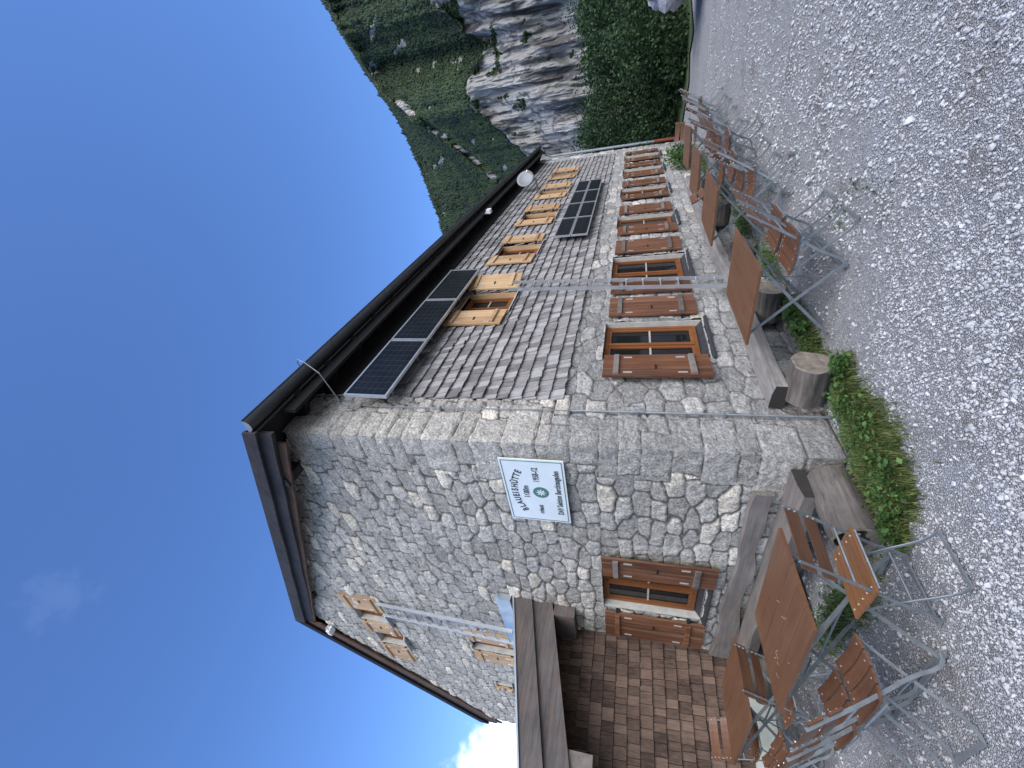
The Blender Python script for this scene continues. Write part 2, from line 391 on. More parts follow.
# wall cores behind the relief, so that nothing shines through
def core(name, rects_outer, holes, to3, mat='room'):
    (a0,a1,z0,z1) = rects_outer; us = sorted({a0,a1,*[h[0] for h in holes],*[h[1] for h in holes]}); zs = sorted({z0,z1,*[h[2] for h in holes],*[h[3] for h in holes]})
    b = MB()
    for i in range(len(us)-1):
        for j in range(len(zs)-1):
            cu = (us[i]+us[i+1])/2; cz = (zs[j]+zs[j+1])/2
            if any(h[0]<cu<h[1] and h[2]<cz<h[3] for h in holes): continue
            p = to3(us[i], .02, zs[j]); q = to3(us[i+1], .30, zs[j+1])
            b.box([min(p[k],q[k]) for k in range(3)], [max(p[k],q[k]) for k in range(3)])
    return b.build(name, mat, house)
L3 = lambda u, d, z: (u, d, z)
G3 = lambda u, d, z: (d, u, z)
core('long_wall_core', (0.0, XL-.02, -.1, 5.3), LW+UW, L3)
core('gable_wall_core', (0.32, YG-.02, -.1, 4.6), [GW, GU[2], GU[3]], G3)
b = MB()
for (a, c, z0) in ((.32, 4.26, 4.6), (4.71, 5.15, 4.6), (5.63, YG-.02, 4.6), (4.26,4.71,6.41), (5.15,5.63,6.31), (4.26,4.71,4.6), (5.15,5.63,4.6)):
    zt = lambda y, zz=z0: float(gtop(np.array(y)))-.02
    if z0 == 4.6 and (a, c) in ((4.26,4.71),(5.15,5.63)):
        zl = zr = 5.71 if a < 5 else 5.65
    elif c > 4.9 > a and a < 4.3: zl, zr = zt(a), zt(c)
    else: zl, zr = zt(a), zt(c)
    b.hexa([(.02,a,z0),(.3,a,z0),(.02,c,z0),(.3,c,z0),(.02,a,zl),(.3,a,zl),(.02,c,zr),(.3,c,zr)])
b.build('gable_peak_core', 'room', house)
b = MB(); b.box((XL-.3, .3, -.1), (XL, YG, 5.0)); b.hexa([(XL-.3,0.3,5.0),(XL,0.3,5.0),(XL-.3,YG,5.0),(XL,YG,5.0),(XL-.3,4.8,7.4),(XL,4.8,7.4),(XL-.3,4.9,7.4),(XL,4.9,7.4)])
b.box((0.3, YG-.3, -.1), (XL-.3, YG-.02, 4.9)); b.build('back_wall', 'stone_long', house)
b = MB(); b.box((.3,.3,2.55),(XL-.3,YG-.3,2.65)); b.box((.3,2.6,-.1),(XL-.3,2.7,2.55)); b.box((2.6,.3,-.1),(2.64,2.6,2.55)); b.box((.3,2.6,2.7),(XL-.3,2.7,5.2)); b.box((2.5,2.7,2.7),(2.54,YG-.3,6)); b.build('inner_walls', 'room', house)

# shingles
def shingle_rows(b, u0, u1, z0, z1, row, P, holes=(), wmin=.07, wmax=.15, proud=.035, thick=.012, edge_up=.012, topf=None):
    z = z0; k = 0
    while z < z1:
        u = u0 + random.uniform(-.05, 0)
        while u < u1:
            w = random.uniform(wmin, wmax); a = max(u, u0); c = min(u+w-.006, u1); u += w
            if c-a < .015: continue
            dz = random.uniform(-edge_up, edge_up*.4); zb = z+dz; zt = min(z+row*1.5, z1+.1)
            if topf is not None and zb > topf((a+c)/2)-.02: continue
            skip = False
            for h in holes:
                if c > h[0] and a < h[1] and zt > h[2] and zb < h[3]:
                    if a < h[0] and c > h[0]+.02: c = h[0]
                    elif c > h[1] and a < h[1]-.02: a = h[1]
                    elif zb < h[2]-.03: zt = h[2]
                    elif zb > h[3]-.04 : zb = h[3]
                    else: skip = True
            if skip or c-a < .012: continue
            d1 = proud+random.uniform(-.006,.010); tilt = random.uniform(-.004,.004)
            vs = [P(a,d1-thick,zb), P(c,d1-thick+tilt,zb), P(a,d1,zb), P(c,d1+tilt,zb), P(a,.001,zt), P(c,.001,zt), P(a,.008,zt), P(c,.008,zt)]
            b.hexa(vs)
        z += row; k += 1
b = MB()
shingle_rows(b, .62, 15.1, 2.30, 5.36, .148, lambda u,d,z: (u,-d-.012,z), UW, wmin=.06, wmax=.125, proud=.05, thick=.018)
b.build('shingle_cladding', 'shingle_grey', house)

# windows and shutters
def window(opening, to3, depth=.075, frame='frame_orange', sill='sill_dark', side='plaster', lining=True, sillout=.07, mull=True, curtain=False):
    a0,a1,z0,z1 = opening
    w = thing('window', '', ''); w.parent = house; del w['label']; del w['category']
    def bx(b, p, q): p = to3(*p); q = to3(*q); b.box([min(p[k],q[k]) for k in range(3)], [max(p[k],q[k]) for k in range(3)])
    if lining:
        b = MB()
        for (p, q) in (((a0-.012,-.012,z0),(a0+.012,.28,z1)), ((a1-.012,-.012,z0),(a1+.012,.28,z1)), ((a0-.012,-.012,z1),(a1+.012,.28,z1+.02)), ((a0-.012,.0,z0-.02),(a1+.012,.28,z0))): bx(b, p, q)
        b.build('reveal', side, w)
    f = .045; d0, d1 = depth, depth+.05; b = MB()
    A0, A1, Z0, Z1 = a0+.014, a1-.014, z0+.062, z1-.002
    bx(b,(A0,d0,Z0),(A0+f,d1,Z1)); bx(b,(A1-f,d0,Z0),(A1,d1,Z1)); bx(b,(A0+f,d0,Z0),(A1-f,d1,Z0+f)); bx(b,(A0+f,d0,Z1-f),(A1-f,d1,Z1))
    mid = (A0+A1)/2; e0, e1 = d0+.012, d1-.006; g = .032; cas = [(A0+f,A1-f)]
    if mull:
        bx(b,(mid-.024,d0-.008,Z0+f),(mid+.024,d1-.002,Z1-f)); cas = [(A0+f,mid-.024),(mid+.024,A1-f)]
    for (p,q) in cas:
        bx(b,(p,e0,Z0+f),(p+g,e1,Z1-f)); bx(b,(q-g,e0,Z0+f),(q,e1,Z1-f)); bx(b,(p+g,e0,Z0+f),(q-g,e1,Z0+f+g)); bx(b,(p+g,e0,Z1-f-g),(q-g,e1,Z1-f))
    b.build('frame', frame, w)
    b = MB(); zm = (Z0+Z1)/2
    for (p,q) in cas: bx(b,(p+g,e0+.004,zm-.011),(q-g,e0+.016,zm+.011))
    b.build('glazing_bar', 'bar_beige', w)
    for (p,q) in cas:
        b = MB(); bx(b,(p+g-.004,e0+.018,Z0+f+g-.004),(q-g+.004,e0+.022,Z1-f-g+.004)); b.build('pane', 'glass', w)
    b = MB(); p = to3(a0-.03,-sillout,z0-.045); 
    vs = [to3(u,d,z) for (d,z) in ((-sillout,z0-.06),(-sillout,z0-.045)) for u in (a0-.03,a1+.03)] + [to3(u,d,z) for (d,z) in ((depth+.03,z0+.02),(depth+.03,z0+.062)) for u in (a0-.03,a1+.03)]
    vs = [vs[0],vs[1],vs[4],vs[5],vs[2],vs[3],vs[6],vs[7]]
    b.hexa(vs); b.build('sill', sill, w)
    return w
def shutter(a0, a1, z0, z1, to3, mat, batten, off=.05, tilt=0., metal='screw', hinge_side=0):
    """open board shutter standing off the wall; tilt swings the free edge outwards"""
    b = MB(); n = max(2, int((a1-a0)/.15)); T = .026
    def D(u): return off + tilt*((u-a0) if hinge_side == 0 else (a1-u))
    for i in range(n):
        p = a0+(a1-a0)*i/n+.0015; q = a0+(a1-a0)*(i+1)/n-.0015
        dz = random.uniform(-.004,.004)
        b.hexa([to3(p,-D(p),z0+dz),to3(q,-D(q),z0+dz),to3(p,-D(p)-T,z0+dz),to3(q,-D(q)-T,z0+dz),to3(p,-D(p),z1+dz),to3(q,-D(q),z1+dz),to3(p,-D(p)-T,z1+dz),to3(q,-D(q)-T,z1+dz)])
    s = b.build('shutter', mat, house)
    for zc in (z0+.16*(z1-z0), z1-.13*(z1-z0)):
        b = MB(); p, q = a0+.03, a1-.03; h = .032
        b.hexa([to3(p,-D(p)-T-.001,zc-h),to3(q,-D(q)-T-.001,zc-h),to3(p,-D(p)-T-.026,zc-h*.8),to3(q,-D(q)-T-.026,zc-h*.8),to3(p,-D(p)-T-.001,zc+h),to3(q,-D(q)-T-.001,zc+h),to3(p,-D(p)-T-.026,zc+h*.8),to3(q,-D(q)-T-.026,zc+h*.8)])
        b.build('batten', batten, s)
    for zc in (z0+.26*(z1-z0), z1-.24*(z1-z0)):
        for uc in (a0+.07, a1-.07):
            b = MB(); b.hexa([to3(uc+du,-D(uc)-T-dd,zc+dz) for dz in (-.045,.045) for dd in (.0005,.006) for du in (-.009,.009)])
            b.build('strap_plate', metal, s)
    b = MB(); um = a0+.4*(a1-a0); zm = (z0+z1)/2
    b.hexa([to3(um+du,-D(um)-T-dd,zm+dz) for dz in (-.008,.008) for dd in (.0005,.012) for du in (-.05,.03)]); b.build('latch', 'black_iron', s)
    uh = a1 if hinge_side == 1 else a0
    sg = 1 if hinge_side == 1 else -1
    for zc in (z0+.16*(z1-z0), z1-.13*(z1-z0)):
        b = MB(); b.hexa([to3(uh+du,dd,zc+dz) for dz in (-.018,.018) for dd in (-off-.02,.02) for du in (sorted((-.01*sg,.022*sg)))]); b.build('hinge', 'black_iron', s)
    return s

SHL = [((.93,1.40),(2.36,2.88)), ((3.02,3.48),(4.66,5.26)), ((5.66,6.11),(7.06,7.64)), ((8.18,8.63),(9.59,10.1)), ((10.67,11.12),(12.09,12.58)), ((12.98,13.43),(14.39,14.8))]
for k, o in enumerate(LW):
    window(o, L3, depth=.055)
    (a, c), (d, e) = SHL[k]
    s1 = shutter(a, c, .83, 1.92, L3, 'shutter_red', 'batten_grey', off=.055, tilt=.10 if k == 0 else .05*random.random(), hinge_side=1)
    s2 = shutter(d, e, .83, 1.92, L3, 'shutter_red', 'batten_grey', off=.05, tilt=.04*random.random(), hinge_side=0)
for k, o in enumerate(UW):
    window(o, L3, frame='frame_orange', sill='sill_light', side='shutter_pine', sillout=.09)
    shutter(o[0]-.45, o[0]-.01, 3.40, 4.27, L3, 'shutter_pine', 'shutter_pine', off=.065, tilt=.05*random.random(), hinge_side=1)
    shutter(o[1]+.02, o[1]+.45, 3.40, 4.27, L3, 'shutter_pine', 'shutter_pine', off=.065, tilt=.16 if k == 0 else .08*random.random(), hinge_side=0)
window(GW, G3)
a = shutter(1.60, 2.01, .74, 1.93, G3, 'shutter_red', 'batten_grey', off=.06, tilt=.06, hinge_side=1); a['label'] = 'reddish brown shutter with bleached bare wood strip'
shutter(2.89, 3.43, .74, 1.93, G3, 'shutter_red', 'shutter_red', off=.05, tilt=.05, hinge_side=0)
for k, o in enumerate(GU): window(o, G3, sill='sill_light' if k != 3 else 'sill_dark', mull=False, sillout=.10)
shutter(3.76, 4.25, 5.72, 6.45, G3, 'shutter_pine', 'shutter_pine', off=.012, hinge_side=1)
shutter(4.72, 5.12, 5.66, 6.38, G3, 'shutter_pine', 'shutter_pine', off=.012)
shutter(5.65, 6.25, 5.68, 6.34, G3, 'shutter_pine', 'shutter_pine', off=.012)
shutter(5.10, 5.48, 3.42, 4.25, G3, 'shutter_pine', 'shutter_pine', off=.015)
shutter(4.30, 4.68, 3.42, 4.25, G3, 'shutter_pine', 'shutter_pine', off=.015, hinge_side=1)
shutter(6.64, 6.84, 3.78, 4.14, G3, 'shutter_pine', 'shutter_pine', off=.015)

# roof
ET = Vector((-.40,-.38,5.34)); RT = Vector((-.12,5.05,7.93)); FT = Vector((-.05,9.22,4.98))
EX = Vector((XL+.35,-.38,5.30)); RX = Vector((XL+.35,5.05,7.93)); FX = Vector((XL+.35,9.22,4.98))
b = MB()
def slab(b, p, q, r, s_, th, mi=0):
    dn = Vector((0,0,-th)); b.add([p,q,r,s_,p+dn,q+dn,r+dn,s_+dn], [(0,1,2,3),(7,6,5,4),(0,4,5,1),(1,5,6,2),(2,6,7,3),(3,7,4,0)], None, mi)
slab(b, ET, EX, RX, RT, .035); slab(b, RT+Vector((0,.002,0)), RX+Vector((0,.002,0)), FX, FT, .035)
# sheet-metal verge strip and raised seams
for k in range(33):
    x = .1+k*.5; b.beam((x,-.36,5.365),(x,5.03,7.955), .02, .03); 
b.build('roof', 'rooftile', house)
b = MB()
dn = Vector((0,0,-.04)); inn = Vector((.05,0,0))
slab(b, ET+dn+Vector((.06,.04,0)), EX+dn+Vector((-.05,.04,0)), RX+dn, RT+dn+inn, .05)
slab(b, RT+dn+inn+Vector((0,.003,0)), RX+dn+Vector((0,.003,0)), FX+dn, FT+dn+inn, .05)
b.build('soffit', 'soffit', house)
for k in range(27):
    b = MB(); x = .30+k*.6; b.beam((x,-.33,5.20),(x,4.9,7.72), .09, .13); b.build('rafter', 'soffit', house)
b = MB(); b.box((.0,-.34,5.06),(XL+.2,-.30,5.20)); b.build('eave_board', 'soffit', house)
b = MB()      # black strip under the eave on the long wall, stands in for soffit shade
b.box((.64,-.075,4.94),(XL-.9,-.012,5.42)); b.build('eave_shade_strip', 'soffit', house)
def barge(name, p, q, h0, h1, t, mat, dx=0, z=0):
    b = MB(); p = Vector(p)+Vector((dx,0,z)); q = Vector(q)+Vector((dx,0,z)); N = 14; vs = []; fs = []
    for i in range(N+1):
        c = p.lerp(q, i/N); hh = h0+(h1-h0)*i/N; wz = .006*math.sin(i*1.7)
        for xx in (0, t):
            for zz in (0, -hh+wz): vs.append(c+Vector((xx,0,zz)))
    for i in range(N):
        o = i*4; fs += [(o,o+4,o+5,o+1),(o+2,o+3,o+7,o+6),(o,o+2,o+6,o+4),(o+1,o+5,o+7,o+3)]
    fs += [(0,1,3,2),(N*4,N*4+2,N*4+3,N*4+1)]
    b.add(vs, fs, .4); return b.build(name, mat, house)
barge('bargeboard', ET, RT, .17, .22, .04, 'beam_dark', -.02, .03)
barge('bargeboard', ET+Vector((0,.05,0)), RT, .27, .37, .045, 'beam_dark', .03, 0)
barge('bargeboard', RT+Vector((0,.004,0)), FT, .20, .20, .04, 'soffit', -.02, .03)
barge('bargeboard', RT+Vector((0,.004,0)), FT, .36, .36, .035, 'beam_dark', .025, 0)
barge('soffit_board', ET+Vector((.10,.25,-.12)), RT+Vector((.03,0,-.18)), .16, .22, .03, 'board_brown', .0, 0)
barge('soffit_board', RT+Vector((.0,.05,-.25)), FT+Vector((.0,-.12,-.25)), .26, .26, .03, 'board_brown', .02, 0)
for (y, z) in ((.52, 5.47), (3.95, 7.06), (6.05, 6.66), (8.5, 5.22)):
    b = MB(); xo = -.40+.28*y/5 if y < 5 else -.05
    b.box((xo+.07, y-.055, z-.06), (.05, y+.055, z+.07), jit=.006); b.build('purlin', 'board_brown' if y > 5 else 'beam_dark', house)
# gutter
b = MB(); N = 10; x0, x1 = -.40, XL+.3; gy, gz, gr = -.455, 5.285, .072
vs = []; 
for x in (x0, x1):
    for k in range(N+1):
        t = math.pi+math.pi*k/N; vs.append(Vector((x, gy+gr*math.cos(t), gz+gr*math.sin(t))))
    for k in range(N, -1, -1):
        t = math.pi+math.pi*k/N; vs.append(Vector((x, gy+(gr-.004)*math.cos(t), gz+(gr-.004)*math.sin(t))))
n = 2*(N+1); b.add(vs, [(k,(k+1)%n,n+(k+1)%n,n+k) for k in range(n)]); 
b.add([Vector((x1,gy,gz))]+vs[n:n+N+1], [(0,i,i+1) for i in range(1,N+1)])
b.tube([(x0,gy-gr,gz),(x1,gy-gr,gz)], .011, 6)
for k in range(17):
    x = .1+k*1.0; pts = [(x, gy+(gr+.004)*math.cos(math.pi+math.pi*i/N), gz+(gr+.004)*math.sin(math.pi+math.pi*i/N)) for i in range(N+1)]
    b.path(pts, .028, .005, up=(1,0,0))
g = b.build('gutter', 'gutter', house, smooth=False)
b = MB(); vs = [Vector((x0,gy,gz))]+[Vector((x0-.002, gy+gr*math.cos(math.pi+math.pi*k/N), gz+gr*math.sin(math.pi+math.pi*k/N))) for k in range(N+1)]
b.add(vs, [(0,i+1,i) for i in range(1,N+1)]); b.build('end_cap', 'gutter_end', g)
# drainpipe at the far corner, lower length red
b = MB(); b.tube([(XL+.05,gy,5.2),(XL+.05,-.2,5.0),(XL+.05,-.12,4.85),(XL+.05,-.12,.85)], .045, 10); 
for z in (4.4,3.2,2.0,1.2): b.tube([(XL+.05,-.12,z),(XL+.05,-.12,z+.03)], .054, 10)
dp = b.build('drainpipe', 'gutter_end', house)
b = MB(); b.tube([(XL+.05,-.12,.9),(XL+.05,-.12,.05)], .055, 10); b.build('lower_pipe', 'redpipe', dp)
# lightning conductor
b = MB(); b.tube([(.66,-.44,5.42),(.65,-.52,5.42),(.63,-.57,5.37),(.58,-.56,5.24),(.52,-.45,5.05),(.46,-.22,4.93),(.43,-.07,4.86),(.42,-.06,4.4),(.43,-.06,2.15)], .006, 6)
b.tube([(.43,-.06,2.2),(.425,-.06,1.0),(.42,-.06,-.02)], .010, 6)
for z in (4.6,3.6,2.2,1.55,.8): b.box((.405,-.075,z),(.445,-.02,z+.02))
b.tube([(.43,-.065,1.50),(.43,-.065,1.62)], .018, 8)
b.build('lightning_rod', 'steel', house)
# weathered plank fixed low on the gable as a back rest
b = MB(); N = 40; vs = []; fs = []
for i in range(N+1):
    y = .40+(3.62-.40)*i/N; wv = .016*math.sin(i*.33)+.006*math.sin(i*.81); hh = .17+.14*(i/N)**3+.012*math.sin(i*.5)
    zt = .60+wv+.02*i/N; zb = zt-hh+.008*math.sin(i*.7)
    for (x, z) in ((-.04,zb),(-.085,zb+.012),(-.085,zt-.012),(-.04,zt)): vs.append(Vector((x,y,z)))
for i in range(N):
    for k in range(4): fs.append((i*4+k, i*4+4+k, i*4+4+(k+1)%4, i*4+(k+1)%4))
fs += [(3,2,1,0),(N*4,N*4+1,N*4+2,N*4+3)]
b.add(vs, fs, .5); b.build('wall_plank', 'weathered_y', house)

# ------------------------------------------------------------------ porch annex with brown shingles
porch = thing('shingled_porch', 'brown shingled lean-to porch with grey verge beams against the stone gable', 'porch', (0,3.65,0))
def pb(b, a, c, **k): b.box(Vector(a)-Vector((0,3.65,0)), Vector(c)-Vector((0,3.65,0)), **k)
vz = lambda x: 3.19+.262*x      # top of verge at X=x (x negative)
b = MB()
shingle_rows(b, .0, 3.2, .30, 3.1, .150, lambda u,d,z: (-u,-d,z), wmin=.06, wmax=.145, proud=.042, thick=.014, edge_up=.006, topf=lambda u: 3.05-.262*u)
b.build('shingle_wall', 'shingle_brown', porch)
b = MB(); 
b.hexa([(-3.2,0,-.1),(0,0,-.1),(-3.2,.12,-.1),(0,.12,-.1),(-3.2,0,2.2),(0,0,3.05),(-3.2,.12,2.2),(0,.12,3.05)])
b.box((-3.2,.12,-.1),(-3.08,3.4,2.2)); b.build('inner_wall', 'room', porch)
b = MB(); b.box((-3.2,-.035,-.1),(-.12,0,.335)); b.build('plinth', 'plinth', porch)
b = MB(); b.box((-.03,-.045,.2),(.0,-.001,2.5)); b.build('corner_strip', 'batten_grey', porch)
def sloped(b, x0, x1, y0, y1, t0, t1):   # board between top offset t0 and t1 under the verge line
    f = lambda x, o: vz(x)-o
    b.hexa([(x0,y0,f(x0,t1)),(x1,y0,f(x1,t1)),(x0,y1,f(x0,t1)),(x1,y1,f(x1,t1)),(x0,y0,f(x0,t0)),(x1,y0,f(x1,t0)),(x0,y1,f(x0,t0)),(x1,y1,f(x1,t0))], .5)
b = MB(); sloped(b, -3.6, -.0, -.70, -.655, .02, .27); b.build('verge_board', 'verge_wood', porch)
b = MB(); sloped(b, -3.6, -.0, -.655, -.60, .262, .55); b.build('verge_board', 'verge_wood', porch)
b = MB(); sloped(b, -3.6, -.0, -.72, 3.4, -.005, .018); b.build('roof', 'tin', porch)
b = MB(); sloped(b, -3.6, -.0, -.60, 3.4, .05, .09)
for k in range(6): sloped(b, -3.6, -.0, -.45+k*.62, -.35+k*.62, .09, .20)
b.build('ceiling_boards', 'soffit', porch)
b = MB(); b.box((-.17,-.66,2.33),(-.03,.1,2.60), jit=.006); b.build('purlin', 'verge_wood', porch)
b = MB(); b.box((-1.68,-.62,1.98),(-1.50,.1,2.30), jit=.006); b.build('purlin', 'batten_grey', porch)
b = MB(); b.box((-.12,-.74,3.20),(-.03,2.0,3.36)); b.box((-.10,-.74,3.36),(-.03,2.0,3.42), jit=.004)
b.build('flashing', 'tin', porch)

# ------------------------------------------------------------------ sign
sign = thing('hut_sign', 'white enamel hut sign with green border and round badge on the stone gable', 'sign', (-.055,.615,2.545), 0)
sw, sh = .94, .645
def SP(u, v, d=0): return Vector((-d, -u, v))   # u to the reader's right, v up, d out
b = MB(); b.add([SP(u,v,d) for d in (0,.012) for v in (-sh/2,sh/2) for u in (-sw/2,sw/2)], [(0,1,3,2),(4,6,7,5),(0,4,5,1),(2,3,7,6),(0,2,6,4),(1,5,7,3)]); b.build('board', 'signwhite', sign)
b = MB()
for off, t in ((.018,.008),):
    a, c = sw/2-off, sh/2-off
    for (u0,u1,v0,v1) in ((-a,a,c-t,c),(-a,a,-c,-c+t),(-a,-a+t,-c+t,c-t),(a-t,a,-c+t,c-t)):
        b.add([SP(u,v,d) for d in (.0125,.0145) for v in (v0,v1) for u in (u0,u1)], [(0,1,3,2),(4,6,7,5),(0,4,5,1),(2,3,7,6),(0,2,6,4),(1,5,7,3)])
b.build('border', 'signgreen', sign)
def text(s, size, u, v, rot=0, sx=1, bold=.004, name='lettering', mat='signblack', parent=sign):
    c = bpy.data.curves.new('t', 'FONT'); c.body = s; c.size = size; c.align_x = 'CENTER'; c.align_y = 'CENTER'; c.extrude = .001; c.offset = bold; c.space_character = 1.12; c.space_word = .8
    o = bpy.data.objects.new('t', c); COL.objects.link(o)
    dg = bpy.context.evaluated_depsgraph_get(); me = bpy.data.meshes.new_from_object(o.evaluated_get(dg))
    bpy.data.objects.remove(o)
    R = Matrix.Rotation(rot, 4, 'Z') @ Matrix.Diagonal((sx,1,1,1))
    vs = [R @ p.co for p in me.vertices]
    return [SP(p.x+u, p.y+v, .0145+p.z) for p in vs], [tuple(f.vertices) for f in me.polygons]
b = MB(); word = 'BLAUEISHÜTTE'; Rr = .62; adv = {'I': .030, 'L': .050, 'E': .053, 'T': .053}
tot = sum(adv.get(c, .062) for c in word); cur = -tot/2
for i, ch in enumerate(word):
    w_ = adv.get(ch, .062); s_ = cur+w_/2; cur += w_; th = s_/Rr
    vs, fs = text(ch, .095, Rr*math.sin(th), .215-Rr*(1-math.cos(th)), -th, .8, .0030); b.add(vs, fs, .5)
b.build('lettering', 'signblack', sign)
for s_, sz, u, v, sx in (('1680m', .085, 0, .095, .8), ('erbaut', .07, -.27, -.03, .75), ('1958-62', .085, .26, -.03, .72), ('DAV Sektion Berchtesgaden', .083, .0, -.235, .68)):
    vs, fs = text(s_, sz, u, v, 0, sx*.92, .0020); b = MB(); b.add(vs, fs, .5); b.build('lettering', 'signblack', sign)
def disc(b, r, u, v, d, n=28, t=.002, sy=1): 
    vs = [SP(u+r*math.cos(2*math.pi*k/n), v+sy*r*math.sin(2*math.pi*k/n), d) for k in range(n)]; b.add(vs, [tuple(range(n))], .5)
b = MB(); disc(b, .082, 0, -.055, .0135); b.build('badge', 'signgreen', sign)
b = MB(); 
for k in range(8):
    t = k*math.pi/4; c, s_ = math.cos(t), math.sin(t)
    b.add([SP(0,-.055,.0150), SP(.028*c-.009*s_, -.055+.028*s_+.009*c,.0150), SP(.058*c,-.055+.058*s_,.0150), SP(.028*c+.009*s_,-.055+.028*s_-.009*c,.0150)], [(0,1,2,3)], .5)
b.build('badge_flower', 'signwhite', sign)

# ------------------------------------------------------------------ ladders
def ladder(name, label, p0, p1, side, width, rungs, group='aluminium ladders on the walls', rail=(.02,.048)):
    t = thing(name, label, 'ladder', p0, 0, group); p = Vector((0,0,0)); q = Vector(p1)-Vector(p0); s_ = Vector(side).normalized()
    nrm = (q.normalized()).cross(s_)
    for k in (0, 1):
        b = MB(); o = s_*width*k; b.beam(p+o, q+o, rail[0], rail[1], up=nrm); b.build('rail', 'alu', t)
    for i in range(rungs):
        b = MB(); c = p.lerp(q, (i+.6)/(rungs+.2)); b.tube([c, c+s_*width], .011, 6); b.build('rung', 'alu', t)
    return t
ladder('ladder', 'aluminium ladder standing on the porch roof below the gable windows', (-.30,3.40,3.20), (-.06,3.86,5.72), (0,1,0), .38, 12)
ladder('ladder', 'long aluminium ladder hanging upright on the long side between two brown windows', (2.90,-.17,.40), (3.18,-.17,3.48), (1,0,0), .27, 13)

# ------------------------------------------------------------------ solar panels, dish, lamps
def panel(name, label, x0, x1, z0, z1, y, group, cols, rows, tilt=0):
    t = thing(name, label, 'solar panel', (x0, y, z0), 0, group); w = x1-x0; h = z1-z0
    Y = lambda z: tilt*(z)
    b = MB(); f = .022
    def bb(u0,u1,v0,v1,d0,d1,m=b): m.hexa([(u,Y(v)+d,v) for v in (v0,v1) for d in (d0,d1) for u in (u0,u1)])
    bb(0,w,0,f,-.035,.0); bb(0,w,h-f,h,-.035,.0); bb(0,f,f,h-f,-.035,.0); bb(w-f,w,f,h-f,-.035,.0); b.build('frame', 'alu', t)
    b2 = MB(); bb(f,w-f,f,h-f,-.028,-.01,b2); b2.build('cells', 'cells', t)
    b3 = MB()
    for i in range(1, cols): u = f+(w-2*f)*i/cols; bb(u-.0022,u+.0022,f,h-f,-.0295,-.0283,b3)
    for j in range(1, rows): v = f+(h-2*f)*j/rows; bb(f,w-f,v-.0022,v+.0022,-.0305,-.0298,b3)
    b3.build('wiring', 'cellline', t)
    for u in (w*.2, w*.8):
        for v in (.15, .85):
            b4 = MB(); b4.beam((u,.0,h*v),(u,-y-.06,h*v),.03,.02); b4.build('bracket', 'steel', t)
    return t
lab = ['dark solar panel under the eave nearest to the stone corner', 'middle one of three large solar panels under the eave', 'dark solar panel under the eave directly above the first pine shutters']
for k in range(3): panel('solar_panel', lab[k], .39+k*1.205, .39+k*1.205+1.19, 4.20, 4.74, -.20, 'large solar panels hung under the eave', 10, 6, -.03)
names = ['first', 'second', 'third', 'fourth']
for j in range(2):
    for k in range(4):
        panel('solar_panel', f"{'upper' if j else 'lower'} row small black solar panel below the pine windows, {names[k]} from the near end", 5.58+k*1.20, 5.58+k*1.20+1.185, 2.47+j*.335, 2.47+j*.335+.325, -.15, 'small solar panels below the upper windows', 3, 2)
dish = thing('satellite_dish', 'pale grey oval satellite dish on a bracket under the far eave', 'satellite dish', (10.55,-.38,4.70))
b = MB(); N = 20; vs = [Vector((0,0,0))]; fs = []
nrm = Vector((-.72,-.65,.12)).normalized(); a = nrm.cross(Vector((0,0,1))).normalized(); c = a.cross(nrm)
for ri, (r, d) in enumerate(((.11,.008),(.20,.025),(.27,.05))):
    for k in range(N): t = 2*math.pi*k/N; vs.append(a*r*.92*math.cos(t)+c*r*math.sin(t)+nrm*d)
for k in range(N):
    fs.append((0,1+k,1+(k+1)%N))
    for r in range(2): o = 1+r*N; fs.append((o+k,o+N+k,o+N+(k+1)%N,o+(k+1)%N))
b.add(vs, fs); o = b.build('reflector', 'dish', dish, True); sm = o.modifiers.new('t', 'SOLIDIFY'); sm.thickness = .01
b = MB(); b.tube([(0,0,-.3),-nrm*.03+Vector((0,0,-.05))], .018, 6); b.tube([(0,0,-.3),(0.05,.37,-.32)], .02, 6); b.build('arm', 'steel', dish)
b = MB(); b.tube([nrm*.36+Vector((0,0,-.22)), nrm*.42+Vector((0,0,-.18))], .03, 8); b.tube([Vector((0,0,-.33)), nrm*.38+Vector((0,0,-.22))], .01, 6); b.build('receiver', 'lampgrey', dish)
t = thing('flood_lamp', 'small white flood lamp under the roof ridge of the gable', 'lamp', (-.02,5.25,7.24))
b = MB(); b.box((-.16,-.08,-.03),(-.05,.08,.05), jit=.004); b.build('lamp_head', 'lampgrey', t)
b = MB(); b.path([(0,-.1,.02),(-.12,-.1,.06),(-.14,-.1,.0)], .02, .008, up=(0,1,0)); b.path([(0,.1,.02),(-.12,.1,.06),(-.14,.1,.0)], .02, .008, up=(0,1,0)); b.box((-.012,-.11,-.05),(.0,.11,.06)); b.build('bracket', 'lampgrey', t)
t = thing('flood_lamp', 'small pale lamp on a bracket under the long eave beyond the panels', 'lamp', (7.35,-.30,5.0))
b = MB(); b.box((-.07,-.12,-.10),(.07,-.03,-.0), jit=.004); b.build('lamp_head', 'lampgrey', t)
b = MB(); b.tube([(0,.0,.12),(0,-.05,.0)], .012, 6); b.tube([(-.09,-.05,-.02),(.09,-.05,-.02)], .008, 6); b.build('bracket', 'lampgrey', t)

